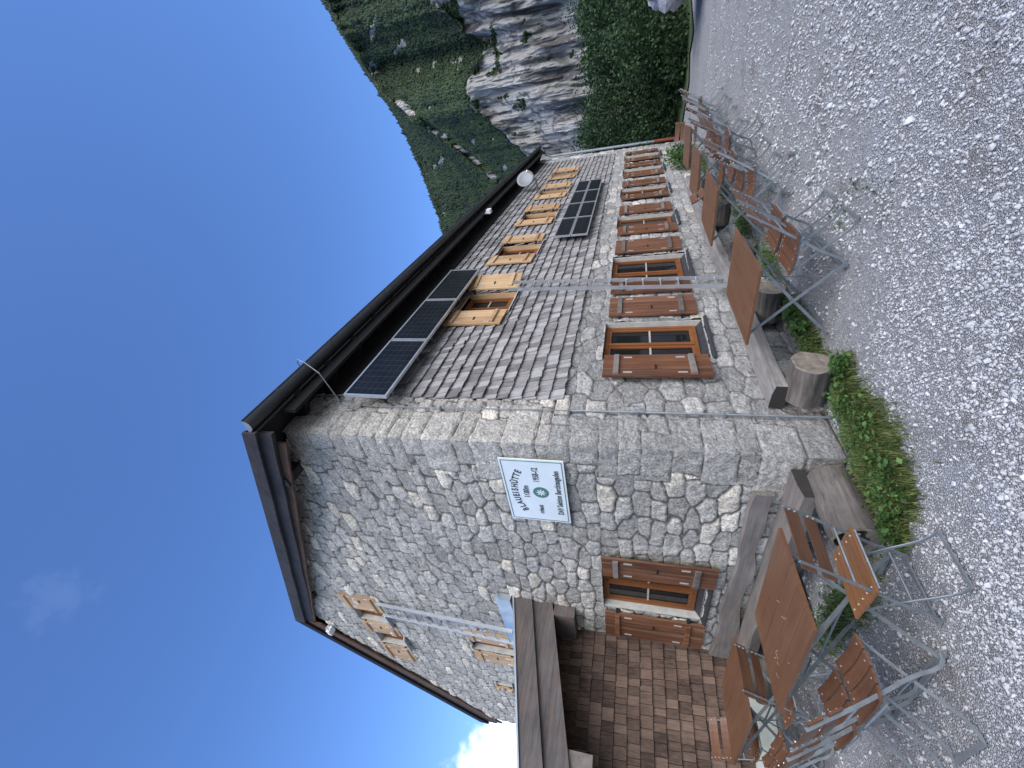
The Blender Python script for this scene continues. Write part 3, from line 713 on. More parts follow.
# ------------------------------------------------------------------ chairs
CW = .19
def make_chair(label, wood='seat_wood', curved=True, nslat=4):
    t = thing('folding_chair', label, 'chair', (0,0,0), 0, 'folding garden chairs')
    b = MB(); yb, ye = -.165, .17; n = nslat; gap = .010
    for i in range(n):
        y0 = yb+(ye-yb)*i/n+gap/2; y1 = yb+(ye-yb)*(i+1)/n-gap/2
        sag = lambda y: -.018*math.sin(math.pi*(y-yb)/(ye-yb)) if curved else 0
        K = 4
        for k in range(K):
            x0, x1 = -CW+2*CW*k/K, -CW+2*CW*(k+1)/K
            sx = lambda x: (.012*(x/CW)**2 if curved else 0)
            b.hexa([(x, y, .385+sag(y)+sx(x)-h) for h in (.014,0) for y in (y0,y1) for x in (x0,x1)], .3+.12*i)
    for i in range(n):
        yc = yb+(ye-yb)*(i+.5)/n; sg = -.018*math.sin(math.pi*(yc-yb)/(ye-yb)) if curved else 0
        for x in (-.15,.15): 
            b.tube([(x,yc,.38+sg+.008*curved),(x,yc,.3885+sg+.008*curved)], .0055, 6, mi=1)
    b.build('seat', [wood,'screw'], t)
    # back rest: two slats following the slope of the rear bars
    def BP(z): return -.335+(.76-z)*.56        # y of the rear bar at height z
    b = MB(); b2 = b
    for (z0, z1) in ((.575,.645),(.675,.755)):
        K = 6
        for k in range(K):
            x0, x1 = -CW+2*CW*k/K, -CW+2*CW*(k+1)/K
            cy = lambda x: -.022*(1-(x/CW)**2) if curved else 0
            b.hexa([(x, BP(z)+cy(x)+d, z) for z in (z0,z1) for d in (.004,.018) for x in (x0,x1)], .5)
        zc = (z0+z1)/2
        for x in (-.165,.165):
            for dz in (-.016,.016): b2.tube([(x,BP(zc+dz)+.015,zc+dz),(x,BP(zc+dz)+.0215,zc+dz)], .0055, 6, mi=1); b2.tube([(x,BP(zc+dz)-.009,zc+dz),(x,BP(zc+dz)-.001,zc+dz)], .006, 6, mi=1)
    b.build('backrest', [wood,'screw'], t)
    for s_ in (-1, 1):
        b = MB(); pts = [(s_*.168,BP(.765)-.005,.765),(s_*.168,BP(.5)-.005,.5),(s_*.168,BP(.36),.36),(s_*.170,-.035,.24),(s_*.172,.010,.155),(s_*.174,.036,.09),(s_*.175,.065,.045),(s_*.175,.098,.020),(s_*.175,.135,.012)]
        b.path(pts, .006, .019, up=(1,0,0)); b.build('back_leg', 'steel', t)
        b = MB(); pts = [(s_*.150,.165,.372),(s_*.150,.06,.27),(s_*.150,-.05,.155),(s_*.151,-.105,.090),(s_*.152,-.150,.045),(s_*.154,-.195,.020),(s_*.155,-.245,.012)]
        b.path(pts, .006, .016, up=(1,0,0)); b.build('front_leg', 'steel', t)
        b = MB(); b.path([(s_*.143,-.17,.357),(s_*.143,0,.350 if curved else .366),(s_*.143,.17,.362)], .005, .022, up=(1,0,0)); b.build('seat_rail', 'steel', t)
    for args in (((-.18,.135,.012),(.18,.135,.012)), ((-.16,-.245,.012),(.16,-.245,.012))):
        b = MB(); b.beam(*args, .021, .008); b.build('foot_bar', 'steel', t)
    for args in (((-.17,BP(.47),.47),(.17,BP(.47),.47)), ((-.15,.165,.365),(.15,.165,.365)), ((-.17,-.165,.365),(.17,-.165,.365)), ((-.17,.03,.14),(.17,.03,.14))):
        b = MB(); b.tube(list(args), .006, 6); b.build('crossbar', 'steel', t)
    return t
flat = make_chair('folding chair with flat orange brown slats between the corner log and the front table', 'seat_orange', False, 5)
flat.location = (-1.10,-.20,0); flat.rotation_euler.z = rad(-3)
for c in flat.children:
    if c.name.startswith('backrest'): c.data.materials[0] = M['seat_wood']
proto = make_chair('curved brown folding chair on the outer side of the front table, nearer the corner')
spots = [(-1.50,.22,-90,None),
 (-1.51,.66,-92,'curved brown folding chair on the outer side of the front table, farther from the corner'),
 (1.10,-1.31,0,'brown folding chair at the table nearest the ladder, the one closer to the camera'),
 (1.56,-1.32,-3,'brown folding chair at the table nearest the ladder, the one farther along'),
 (3.30,-1.36,4,'brown folding chair on the gravel side of the second long side table, nearer one'),
 (3.86,-1.42,-5,'brown folding chair on the gravel side of the second long side table, farther one'),
 (4.60,-1.17,178,'brown folding chair turned towards the gravel between the second and third long side tables'),
 (5.18,-1.50,3,'brown folding chair on the gravel side of the third long side table, nearer one'),
 (5.66,-1.48,-2,'brown folding chair on the gravel side of the third long side table, farther one'),
 (6.75,-1.68,5,'brown folding chair at the last table of the row, nearer one'),
 (7.25,-1.70,-4,'brown folding chair at the last table of the row, farther one'),
 (6.22,-1.60,8,'brown folding chair on the gravel between the third and the last table'),
 (4.42,-1.60,-12,'brown folding chair standing askew at the gap before the third table'),
 (7.78,-1.78,6,'brown folding chair just past the end of the last table'),
 (2.72,-1.45,12,'brown folding chair at the near corner of the second long side table'),
 (8.1,-1.30,88,'farthest brown folding chair beyond the last table of the row'),
 (-1.10,1.66,2,'brown folding chair with its back between the front table and the porch table'),
 (-1.02,3.05,182,'brown folding chair behind the porch table against the shingled wall'),
 (-1.42,2.18,-88,'brown folding chair beside the porch table, the one closer to the front table'),
 (-1.43,2.62,-93,'brown folding chair beside the porch table, the one closer to the shingles')]
for i, (x, y, r, l) in enumerate(spots):
    o = proto if i == 0 else copy_tree(proto)
    o.location = (x, y, 0); o.rotation_euler.z = rad(r)
    if l: o['label'] = l

# ------------------------------------------------------------------ tables
def make_table(label):
    t = thing('folding_table', label, 'table', (0,0,0), 0, 'folding garden tables')   # long axis along local y
    L, W, H = 1.05, .69, .645; b = MB()
    for k in range(5):
        x0 = -W/2+W*k/5+.0012; x1 = -W/2+W*(k+1)/5-.0012
        b.box((x0,-L/2,H-.022),(x1,L/2,H), rnd=.35+.08*(k%3))
    b.box((-W/2+.004,-L/2+.004,H-.020),(W/2-.004,L/2-.004,H-.003), rnd=.1)
    b.build('tabletop', 'table_wood', t)
    b = MB()
    for s_ in (-1,1): b.box((-W/2+.05,s_*.40-.015,H-.05),(W/2-.05,s_*.40+.015,H-.023))
    for s_ in (-1,1): b.box((s_*.30-.012,-.40,H-.048),(s_*.30+.012,.40,H-.024))
    b.build('apron', 'steel', t)
    for s_ in (-1,1):
        for k in (-1,1):
            b = MB(); y = s_*.38+.014*k
            b.path([(k*.31,y,H-.04),(k*.05,y,.36),(-k*.22,y,.10),(-k*.30,y,.012)], .007, .024, up=(0,1,0)); b.build('leg', 'steel', t)
    for k in (-1,1):
        b = MB(); b.beam((k*.30,-.42,.012),(k*.30,.42,.012), .028, .010); b.build('foot_bar', 'steel', t)
    b = MB(); b.tube([(0,-.38,.33),(0,.38,.33)], .008, 6); b.build('brace', 'steel', t)
    b = MB(); b.tube([(.2,-.38,.13),(-.1,.38,.5)], .005, 6); b.build('brace', 'steel', t)
    return t
t1 = make_table('brown folding table in front of the gable with pale scratches, nearest to the corner')
b = MB()
for (x,y,l,a) in ((-.12,.22,.05,.2),(-.10,.20,.03,1.2),(-.16,.24,.03,.4),(-.11,.27,.04,1.1),(-.05,-.12,.02,.6),(-.07,-.15,.02,2),(-.03,-.10,.02,1.4),(-.2,.32,.04,.3),(.08,-.1,.02,.9),(.06,-.12,.015,.1),(-.26,.02,.02,.8)):
    dx, dy = math.cos(a)*l/2, math.sin(a)*l/2; b.beam((x-dx,y-dy,.6465),(x+dx,y+dy,.6465), .004, .0012)
b.build('scratches', 'screw', t1)
tabs = [(-1.11,.45,4,None),(-.97,2.38,3,'brown folding table standing in front of the brown shingled porch'),
 (1.31,-.91,-90,'brown folding table by the long wall nearest to the ladder'),(3.61,-1.00,-92,'second brown folding table from the corner along the long wall'),
 (5.45,-1.06,-88,'third brown folding table from the corner along the long wall'),(7.0,-1.22,-86,'farthest brown folding table along the long wall')]
base = make_table('x')
for i, (x, y, r, l) in enumerate(tabs):
    o = t1 if i == 0 else (base if i == 1 else copy_tree(base))
    o.location = (x, y, 0); o.rotation_euler.z = rad(r)
    if l: o['label'] = l

# ------------------------------------------------------------------ log benches
def log(label, c, axis, length, r, hollow=False, group='short logs under the benches'):
    t = thing('log', label, 'log', c, 0, group); ax = Vector(axis); a = ax.cross(Vector((0,0,1))).normalized(); up = Vector((0,0,1)); N = 28; K = 7
    b = MB(); vs = []; fs = []; rs = random.randint(0,99)
    def R(t, k): return r*(1+.05*math.sin(3*t+rs)+.035*math.sin(7*t+rs*2)+.02*math.sin(13*t+k))
    for k in range(K+1):
        p = ax*length*k/K
        for i in range(N):
            th = 2*math.pi*i/N; vs.append(p+(a*math.cos(th)+up*math.sin(th))*R(th,k)+up*r)
    for k in range(K):
        for i in range(N): fs.append((k*N+i,(k+1)*N+i,(k+1)*N+(i+1)%N,k*N+(i+1)%N))
    b.add(vs, fs, .5); b.build('bark', 'bark_x' if abs(axis[0]) > .5 else 'bark_y', t, True)
    b = MB(); rings = [(1,0),(.86,-.004),(.8,.0 if not hollow else .05),(.4,.004 if not hollow else .2),(.0,.0 if not hollow else .22)]
    vs = []; fs = []
    for (f, d) in rings:
        for i in range(N):
            th = 2*math.pi*i/N; rr = R(th,0)*f
            if hollow and f < .9: rr *= (1 if math.sin(th) > -.3 else .55)
            vs.append(ax*d+(a*math.cos(th)+up*math.sin(th))*rr+up*r)
    for k in range(len(rings)-1):
        for i in range(N): fs.append((k*N+i,k*N+(i+1)%N,(k+1)*N+(i+1)%N,(k+1)*N+i))
    b.add(vs, fs, .5, 0)
    if hollow:
        for q in range(len(fs)): b.mi[q] = 1 if q >= N*1 else 0
    b.build('cut_end', ['logend', 'hollow'], t)
    b = MB(); b.add([ax*length+(a*math.cos(2*math.pi*i/N)+up*math.sin(2*math.pi*i/N))*R(2*math.pi*i/N,K)+up*r for i in range(N)], [tuple(range(N))], .5); b.build('rear_end', 'logend', t)
    return t
for (x, l) in ((.60,'round log with pale cut end at the near end of the long side bench'),(2.08,'dark log under the long side bench beneath the nearest table'),(3.50,'log under the long side bench behind the nearest table'),(5.6,'log under the far half of the long side bench'),(7.6,'farthest log under the long side bench')):
    log(l, (x,-.50,0), (0,1,0), .36, .163)
for (y, l, h) in ((.12,'hollow rotten log beside the grass at the house corner',True),(1.7,'log under the gable bench behind the front table',False),(3.1,'log under the gable bench close to the porch wall',False)):
    log(l, (-.66,y,-.02), (1,0,0), .55, .150, h)
def timber(label, p, q, side, w, mat):
    t = thing('bench_beam', label, 'bench', p, 0, 'split timber bench seats'); p = Vector(p); q = Vector(q)-p; s_ = Vector(side)
    b = MB(); N = 24; vs = []; fs = []
    for i in range(N+1):
        c = q*(i/N); j = .008*math.sin(i*1.3)
        for (o, z) in ((0,.0),(w*.45,-.055+j),(w,-.02+j),(w*1.02,.075+j),(w*.6,.095),(0.0,.10)): vs.append(c+s_*o+Vector((0,0,z)))
    for i in range(N):
        for k in range(6): fs.append((i*6+k, i*6+(k+1)%6, i*6+6+(k+1)%6, i*6+6+k))
    b.add(vs, fs, .5); b.build('timber', mat, t)
    b = MB(); d = q.normalized()*.002; b.add([v-d for v in vs[:6]], [(5,4,3,2,1,0)], .5); b.build('end_grain', 'hollow', t)
timber('silvery split timber bench running along the long stone wall', (.56,-.04,.33), (9.0,-.04,.33), (0,-1,0), .235, 'weathered')
timber('silvery split timber bench running along the gable wall behind the tables', (-.05,.10,.275), (-.05,3.55,.275), (-1,0,0), .27, 'weathered_y')

# ------------------------------------------------------------------ vegetation
def leaf_cloud(n, pos_fn, size, mat, name, parent, aspect=1.6, flat=.0, seed=0):
    r = np.random.default_rng(seed); P = pos_fn(n, r); n = len(P)
    a = r.normal(size=(n,3)); a[:,2] *= (1-flat); a /= np.linalg.norm(a,axis=1)[:,None]
    c = np.cross(a, r.normal(size=(n,3))); c /= np.linalg.norm(c,axis=1)[:,None]
    s = size*r.uniform(.55,1.4,(n,1)); V = np.stack([P-a*s*aspect/2, P+c*s*.5, P+a*s*aspect/2, P-c*s*.5], 1).reshape(-1,3)
    F = np.arange(n*4).reshape(n,4)
    return np_mesh(name, V, F, [mat], {'rnd': ('FACE', r.uniform(0,1,n))}, False, parent)
def tree(x, y, h, w, label, mat, seed, n=11000, name='broadleaf_tree', lo=.02, size=.075, grp='dense trees at the end of the yard'):
    t = thing(name, label, 'tree', (x,y,-.05), 0, grp); r0 = random.Random(seed)
    lobes = [(r0.uniform(-.3,.3)*w, r0.uniform(-.3,.3)*w, h*r0.uniform(.25,.86), w*r0.uniform(.20,.42)) for _ in range(11)]
    lobes += [(r0.uniform(-.45,.45)*w, r0.uniform(-.45,.45)*w, h*r0.uniform(.08,.3), w*r0.uniform(.22,.34)) for _ in range(6)]
    def pf(n, r):
        k = r.integers(0, len(lobes), n); L = np.array(lobes)[k]; d = r.normal(size=(n,3)); d /= np.linalg.norm(d,axis=1)[:,None]
        rr = L[:,3:4]*r.uniform(.25,1.08,(n,1))**.45; p = L[:,:3]+d*rr*np.array([1,1,.85]); p[:,2] = np.abs(p[:,2]); return p
    leaf_cloud(n, pf, size, mat, 'crown', t, seed=seed)
    b = MB(); b.tube([(0,0,0),(.05,.02,h*.35),(0,.05,h*.8)], [w*.06,w*.04,.015], 8)
    for k in range(6):
        L = lobes[k]; b.tube([(0.03,.02,h*.25),(L[0]*.5,L[1]*.5,L[2]*.75),(L[0],L[1],L[2])], [w*.03,w*.018,.008], 6)
    b.build('trunk', 'bark', t)
T = [(16.3,-2.95,2.5,2.8,'low rounded bush at the path edge beyond the last chair','leaf_dark'),
 (18.3,-1.15,3.8,3.4,'broad green tree just beyond the drainpipe corner','leaf_dark'),
 (19.5,-3.2,4.0,3.4,'dark dense tree beside the path, middle of the near row','leaf_dark'),
 (20.3,-5.1,4.2,3.2,'dark tree overhanging the far end of the path','leaf_dark'),
 (21.2,.6,4.3,3.6,'tree with rounded crown half hidden by the house','leaf_dark'),
 (23.0,-1.8,4.7,4.0,'tall dense tree in the second row behind the drainpipe','leaf_dark'),
 (23.5,-4.3,5.0,4.0,'tall dense tree in the second row above the path end','leaf_dark'),
 (20.5,2.6,3.9,3.4,'small tree behind the far house corner','leaf_mid'),
 (26,-6.8,5.5,4.4,'large tree right of the path at the picture edge','leaf_dark'),
 (25.5,1.2,4.8,3.8,'tall tree behind the house end wall','leaf_dark')]
for i, (x,y,h,w,l,m) in enumerate(T): tree(x, y, h, w, l, m, 40+i)
t = thing('shrub', 'small green shrub growing at the foot of the far long wall', 'shrub', (11.2,-.35,0))
leaf_cloud(1500, lambda n, r: np.stack([r.normal(0,.30,n), r.normal(0,.13,n), np.abs(r.normal(.3,.2,n))], 1), .05, 'leaf_mid', 'foliage', t, seed=3)
b = MB()
for k in range(7): b.tube([(0,0,0),(random.uniform(-.2,.2),random.uniform(-.1,.1),random.uniform(.3,.55))], [.008,.003], 5)
b.build('stems', 'bark', t)

def patch_density(x, y):
    return x, y
def grass(name, label, spots_, nblade, nclov, hmax, seed):
    r = np.random.default_rng(seed); k = r.choice(len(spots_), nblade, p=np.array([s_[4] for s_ in spots_])/sum(s_[4] for s_ in spots_)); Sx = np.array([s_[:4] for s_ in spots_])[k]
    d = r.normal(size=(nblade,2))*.5; P = np.zeros((nblade,3)); P[:,0] = Sx[:,0]+d[:,0]*Sx[:,2]; P[:,1] = Sx[:,1]+d[:,1]*Sx[:,3]
    fall = np.exp(-(d**2).sum(1)*1.2); h = hmax*r.uniform(.35,1,nblade)*(.35+.65*fall)
    yaw = r.uniform(0,2*np.pi,nblade); lean = r.uniform(.1,.9,nblade)
    dx = np.cos(yaw); dy = np.sin(yaw); w = .0035*r.uniform(.7,1.6,nblade)
    wx, wy = -dy*w, dx*w; V = np.zeros((nblade,6,3))
    for j, (f, ww) in enumerate(((0,1),(.55,.8),(1,.12))):
        off = lean*h*f**1.8
        for s_, q in ((-1,0),(1,1)):
            V[:,j*2+q,0] = P[:,0]+dx*off+wx*s_*ww; V[:,j*2+q,1] = P[:,1]+dy*off+wy*s_*ww; V[:,j*2+q,2] = h*f*(1-.25*lean*f)
    base = np.arange(nblade)[:,None]*6; F = np.concatenate([base+np.array([0,1,3,2]), base+np.array([2,3,5,4])])
    rn = r.uniform(0,1,nblade); rn2 = np.concatenate([rn,rn])
    # clover / broad leaves
    k = r.integers(0,len(spots_),nclov); Sx = np.array([s_[:4] for s_ in spots_])[k]; d = r.normal(size=(nclov,2))*.45
    C = np.stack([Sx[:,0]+d[:,0]*Sx[:,2], Sx[:,1]+d[:,1]*Sx[:,3], hmax*r.uniform(.15,.75,nclov)], 1)
    a = r.normal(size=(nclov,3)); a[:,2] *= .35; a /= np.linalg.norm(a,axis=1)[:,None]; c = np.cross(a,[0,0,1.]+r.normal(size=(nclov,3))*.35); c /= np.linalg.norm(c,axis=1)[:,None]; s = .016*r.uniform(.5,1.6,(nclov,1))
    V2 = np.stack([C-a*s, C+c*s*.7, C+a*s, C-c*s*.7],1).reshape(-1,3); F2 = np.arange(nclov*4).reshape(nclov,4)+nblade*6
    me_V = np.concatenate([V.reshape(-1,3), V2]); FF = np.concatenate([F,F2]); R_ = np.concatenate([rn2, r.uniform(0,1,nclov)])
    o = np_mesh(name, me_V, FF, ['grass','clover'], {'rnd': ('FACE', R_)}, False)
    mi = np.concatenate([np.zeros(len(F),int), np.ones(len(F2),int)]); o.data.polygons.foreach_set('material_index', mi)
    o['label'] = label; o['category'] = 'grass'; o['kind'] = 'stuff'; return o
grass('grass_patch', 'green tuft of grass and clover round the house corner between the two logs',
  [(-.34,-.32,.28,.26,3),(-.08,-.38,.28,.22,3),(.20,-.40,.22,.15,2),(-.56,-.34,.18,.14,2),(-.74,-.16,.10,.08,.4),(.40,-.60,.10,.08,.3)], 21000, 3600, .15, 5)
grass('weeds', 'dark leafy weeds growing in the shade under the benches',
  [(1.1,-.38,.4,.14,2),(1.6,-.4,.4,.16,2),(2.7,-.5,.5,.18,1),(4.4,-.5,.8,.2,1),(-.75,.55,.16,.3,1.5),(-.7,1.1,.2,.5,1),(6.3,-.55,.8,.3,1),(9.0,-.5,1,.3,1)], 7000, 3500, .13, 6)
grass('sparse_weeds', 'sparse little weeds sprouting between the gravel stones',
  [(1.25,-1.45,.25,.15,1),(1.05,-1.75,.3,.15,1),(2.6,-1.6,.6,.2,1),(4.8,-1.8,.8,.3,1),(8.2,-3.5,.5,.4,2),(9.3,-3.6,.8,.4,2)], 420, 70, .022, 8)
for i, (P, sz, a) in enumerate((((1.32,-.45),.10,.3),((1.55,-.5),.11,1.4),((1.2,-.52),.08,2.2))):
    t = thing('dock_plant', ['broad leafed weed under the bench next to the pale log','broad leafed weed under the bench edge below the table','small broad leafed weed on the gravel by the bench'][i], 'plant', (P[0],P[1],0), a, 'broad leafed weeds by the bench')
    b = MB()
    for k in range(9):
        th = k*.72+a; L = sz*random.uniform(.8,1.5); d = Vector((math.cos(th),math.sin(th),0)); s_ = Vector((-d.y,d.x,0))
        pts = [(0,.004,.0),(.35,.22,.10),(.7,.25,.14),(1.0,.02,.11)]
        vs = []; 
        for (f,w_,z_) in pts: vs += [d*L*f-s_*w_*L*.8+Vector((0,0,z_*sz*8+.02)), d*L*f+s_*w_*L*.8+Vector((0,0,z_*sz*8+.02))]
        b.add(vs, [(0,1,3,2),(2,3,5,4),(4,5,7,6)])
    b.build('leaves', 'clover', t)

# ------------------------------------------------------------------ boulder and loose stones
def boulder(name, label, loc, sx, sy, sz, seed, mat='rock_grey', sub=4):
    bm = bmesh.new(); bmesh.ops.create_icosphere(bm, subdivisions=sub, radius=1); r = np.random.default_rng(seed); o3 = r.uniform(0,50,3)
    from mathutils import noise as mn
    for v in bm.verts:
        n = mn.fractal(v.co*1.3+Vector(o3), 1.0, 2.0, 5); c = mn.voronoi(v.co*1.4+Vector(o3))[0]; v.co *= 1+.30*n+.35*(c[1]-c[0]-.3)
        v.co.x *= sx; v.co.y *= sy; v.co.z *= sz
    me = bpy.data.meshes.new(name); bm.to_mesh(me); bm.free(); me.materials.append(M[mat]); o = bpy.data.objects.new(name, me); COL.objects.link(o); o.location = loc
    return tag(o, label, 'rock')
boulder('boulder', 'big grey limestone boulder at the far end of the yard by the path', (12.6,-4.55,.75), 1.25, .95, .85, 4)
boulder('boulder', 'small pale stone lying in the grass at the house corner', (-.50,-.28,.07), .05, .035, .03, 9, sub=3)

# ------------------------------------------------------------------ ground
def grid_xy(xs, ys, zf):
    X, Y = np.meshgrid(xs, ys, indexing='ij'); Z = zf(X, Y); V = np.stack([X.ravel(),Y.ravel(),Z.ravel()],1); I = np.arange(X.size).reshape(X.shape)
    F = np.stack([I[:-1,:-1].ravel(), I[1:,:-1].ravel(), I[1:,1:].ravel(), I[:-1,1:].ravel()], 1); return V, F
def gz_(X, Y):
    d = np.hypot(X+2.7, Y+2.8); return -.012+.022*(fbm(X*.9+40, Y*.9+40, 3, 77)-.5)*np.clip(d/2,0,1) + .008*(fbm(X*4+40,Y*4+40,3,78)-.5)
xs = np.unique(np.concatenate([np.linspace(-200,-8,14), np.arange(-8,16,.08), np.linspace(16,30,30), np.linspace(30,260,18)]))
ys = np.unique(np.concatenate([np.linspace(-200,-9,14), np.arange(-9,5,.08), np.linspace(5,30,25), np.linspace(30,220,14)]))
V, F = grid_xy(xs, ys, gz_)
o = np_mesh('ground', V, F, ['ground'], None, True); o['kind'] = 'structure'
# meadow beyond the yard
b = MB(); pts = [(16.2,.1),(14.6,-1.3),(13.9,-1.9),(14.3,-2.6),(13.6,-3.1),(15.5,-4.2),(18,-5.6),(22,-8.5),(34,-14),(60,-20),(60,40),(16.2,40)]
b.add([Vector((x,y,.03)) for x,y in pts], [tuple(range(len(pts)))], .5); o = b.build('meadow', 'meadow'); o['kind'] = 'structure'
# gravel
def gravel():
    r = np.random.default_rng(2)
    phi = (1+5**.5)/2; ico = np.array([(-1,phi,0),(1,phi,0),(-1,-phi,0),(1,-phi,0),(0,-1,phi),(0,1,phi),(0,-1,-phi),(0,1,-phi),(phi,0,-1),(phi,0,1),(-phi,0,-1),(-phi,0,1)])/1.9
    fc = np.array([(0,11,5),(0,5,1),(0,1,7),(0,7,10),(0,10,11),(1,5,9),(5,11,4),(11,10,2),(10,7,6),(7,1,8),(3,9,4),(3,4,2),(3,2,6),(3,6,8),(3,8,9),(4,9,5),(2,4,11),(6,2,10),(8,6,7),(9,8,1)])
    n = 175000; az = r.uniform(rad(-50), rad(118), n); d = np.exp(r.uniform(math.log(.9), math.log(13), n))
    x = -2.75+d*np.cos(az); y = -2.77+d*np.sin(az)
    ok = ~((x > -.05) & (y > -.05)) & (y < 3.6) & (x < 15)
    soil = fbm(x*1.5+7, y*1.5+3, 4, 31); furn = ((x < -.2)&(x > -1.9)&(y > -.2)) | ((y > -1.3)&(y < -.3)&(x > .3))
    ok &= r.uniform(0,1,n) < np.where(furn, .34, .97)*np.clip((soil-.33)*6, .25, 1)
    x, y, d, fu = x[ok], y[ok], d[ok], furn[ok]; n = len(x)
    s = .0068*np.exp(r.normal(0,.36,n))*np.clip(d/3.5,.9,1.35)
    big = r.uniform(0,1,n) < .003; s = np.where(big, s*2.0, s)
    A = r.normal(size=(n,3,3)); q, _ = np.linalg.qr(A); sc = np.stack([r.uniform(.8,1.5,n), r.uniform(.7,1.2,n), r.uniform(.45,.9,n)],1)
    V = ico[None]*(1+r.uniform(-.22,.22,(n,12,1))); V = V*sc[:,None,:]; V = np.einsum('nij,nkj->nki', q, V)*s[:,None,None]
    V[:,:,2] *= .8; V[:,:,0] += x[:,None]; V[:,:,1] += y[:,None]; V[:,:,2] += (gz_(x,y)+s*.35)[:,None]
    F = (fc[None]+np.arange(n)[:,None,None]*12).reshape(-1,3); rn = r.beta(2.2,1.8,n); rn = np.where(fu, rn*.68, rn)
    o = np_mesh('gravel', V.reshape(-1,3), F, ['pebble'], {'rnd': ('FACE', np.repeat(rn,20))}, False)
    o['kind'] = 'stuff'; o['label'] = 'loose white limestone gravel covering the yard'; o['category'] = 'gravel'
gravel()

# ------------------------------------------------------------------ mountain
def mountain():
    azs = np.concatenate([np.arange(-75,-14,1.2), np.arange(-14,18,.13), np.arange(18,112,1.2)])
    ridge = np.interp(azs, [-75,-40,-19,-10.6,-4.9,1.4,6.7,15.8,30,50,80,110], [20,30,31,29.9,28.6,26.5,25.5,24.1,17,9,4,3])
    ridge = ridge + .16*(fbm(azs*.8+200, azs*0+.5, 5, 3)-.5)*2*np.clip((ridge-3)/10,.1,1)
    clf = np.interp(azs, [-75,-30,-12,-8.5,-6,-3.5,-1.2,1.5,4,7,10,20,110], [18,20,20,19.2,18.3,16.3,17.6,18,15.6,12.6,11,8,1.5])
    clf = clf + 1.4*(fbm(azs*.5+90, azs*0+4.5, 4, 9)-.5)*2*np.clip(clf/12,.05,1)
    clf = np.minimum(clf, ridge*.75)
    e2 = np.interp(azs, [-75,-14,-8,-1.5,1.9,5.5,9,14,110], [22,29.5,29,27,24.5,20.5,17.3,13,2.5]); e2 = np.clip(e2, clf+.5, ridge-.3)
    nb, nc, n1, n2, n3 = 10, 90, 60, 46, 8
    rows_r = []; rows_el = []; rock = []
    one = np.ones_like(azs)
    for k in range(nb): f = k/nb; rows_r.append((95+45*f)*one); rows_el.append(np.minimum(3.2*f**1.3, clf*.5*f)); rock.append(.0*one)
    base_el = np.minimum(3.2, clf*.5)
    for k in range(nc):
        f = k/nc; rows_r.append((140+16*f)*one+3.*np.sin(f*9+azs*.3)); rows_el.append(base_el+(clf-base_el)*f); rock.append(one*(1.15 if f < .93 else .75))
    r2 = 160+ (e2-clf)*26; r2 = np.clip(r2, 175, 520)
    for k in range(n1):
        f = k/n1; rows_r.append(158+(r2-158)*f**1.15); rows_el.append(clf+(e2-.7-clf)*f); rock.append(one*.12)
    for k in range(10):
        f = k/10; rows_r.append(r2+6*f); rows_el.append(e2-.7+1.1*f)
        wv = fbm(azs*1.1+33, azs*0+8.8, 4, 5); rock.append(np.where((wv > .46) & (azs > -3.5), 1.15, .30)*np.clip(1.3-abs(f-.5),0,1))
    for k in range(n2):
        f = k/n2; rows_r.append(r2+6+(660-r2-6)*f); rows_el.append(e2+.4+(ridge-e2-.4)*f); rock.append(one*(.12+.0*f))
    for k in range(1, n3): f = k/n3; rows_r.append((660+220*f)*one); rows_el.append(ridge*(1-f*.75)); rock.append(one*.1)
    Rr = np.array(rows_r); E = np.array(rows_el); K = np.array(rock); A = np.repeat(azs[None], len(Rr), 0)
    Rk = (K > .6)
    # buttresses, ledges and gullies
    Rr = Rr + np.where(Rk, 7*(fbm(A*.8+50, E*.12+9, 5, 61)-.5)*2 + 1.1*(fbm(A*3.2, E*.35+7, 4, 62)-.5)*2 + .45*(fbm(A*8, E*1.2+7, 3, 64)-.5)*2, (Rr*.035)*(fbm(A*.7+20, E*.9, 4, 63)-.5)*2)
    K = np.where((~Rk), K+.5*np.clip((fbm(A*.55+E*.55+300, (E-A*.6)*1.3+50, 5, 71)-.64)*9, 0, 1), K)
    K = np.where(Rk, K-.75*np.clip((fbm(A*.8+11, E*.9+66, 5, 81)-.64)*10, 0, 1), K)
    a = np.radians(A); X = -2.7+Rr*np.cos(a); Y = -2.8+Rr*np.sin(a); Z = 1.6+Rr*np.tan(np.radians(E)) - np.where(Rr < 142, 1.7, 0)
    V = np.stack([X.ravel(),Y.ravel(),Z.ravel()],1); I = np.arange(X.size).reshape(X.shape)
    F = np.stack([I[:-1,:-1].ravel(), I[:-1,1:].ravel(), I[1:,1:].ravel(), I[1:,:-1].ravel()], 1)
    o = np_mesh('mountain', V, F, ['mount'], {'rock': ('POINT', K.ravel())}, False); o['kind'] = 'structure'
    # forest: little ragged crowns over the green slopes
    r = np.random.default_rng(9); phi = (1+5**.5)/2
    vis = (A[:-1,:-1] > -15) & (A[:-1,:-1] < 19) & (K[:-1,:-1] < .45) & (Rr[:-1,:-1] < 665) & (E[:-1,:-1] > 2.5)
    ii, jj = np.nonzero(vis); w = (Rr[ii,jj]**1.0); w = w*np.where(Rr[ii,jj] < 158, .6, 1); n = 60000; k = r.choice(len(ii), n, p=w/w.sum()); ii, jj = ii[k], jj[k]
    fu = r.uniform(0,1,(n,1)); fv = r.uniform(0,1,(n,1)); P3 = np.stack([X,Y,Z],2)
    P = P3[ii,jj]*(1-fu)*(1-fv)+P3[ii+1,jj]*fu*(1-fv)+P3[ii,jj+1]*(1-fu)*fv+P3[ii+1,jj+1]*fu*fv
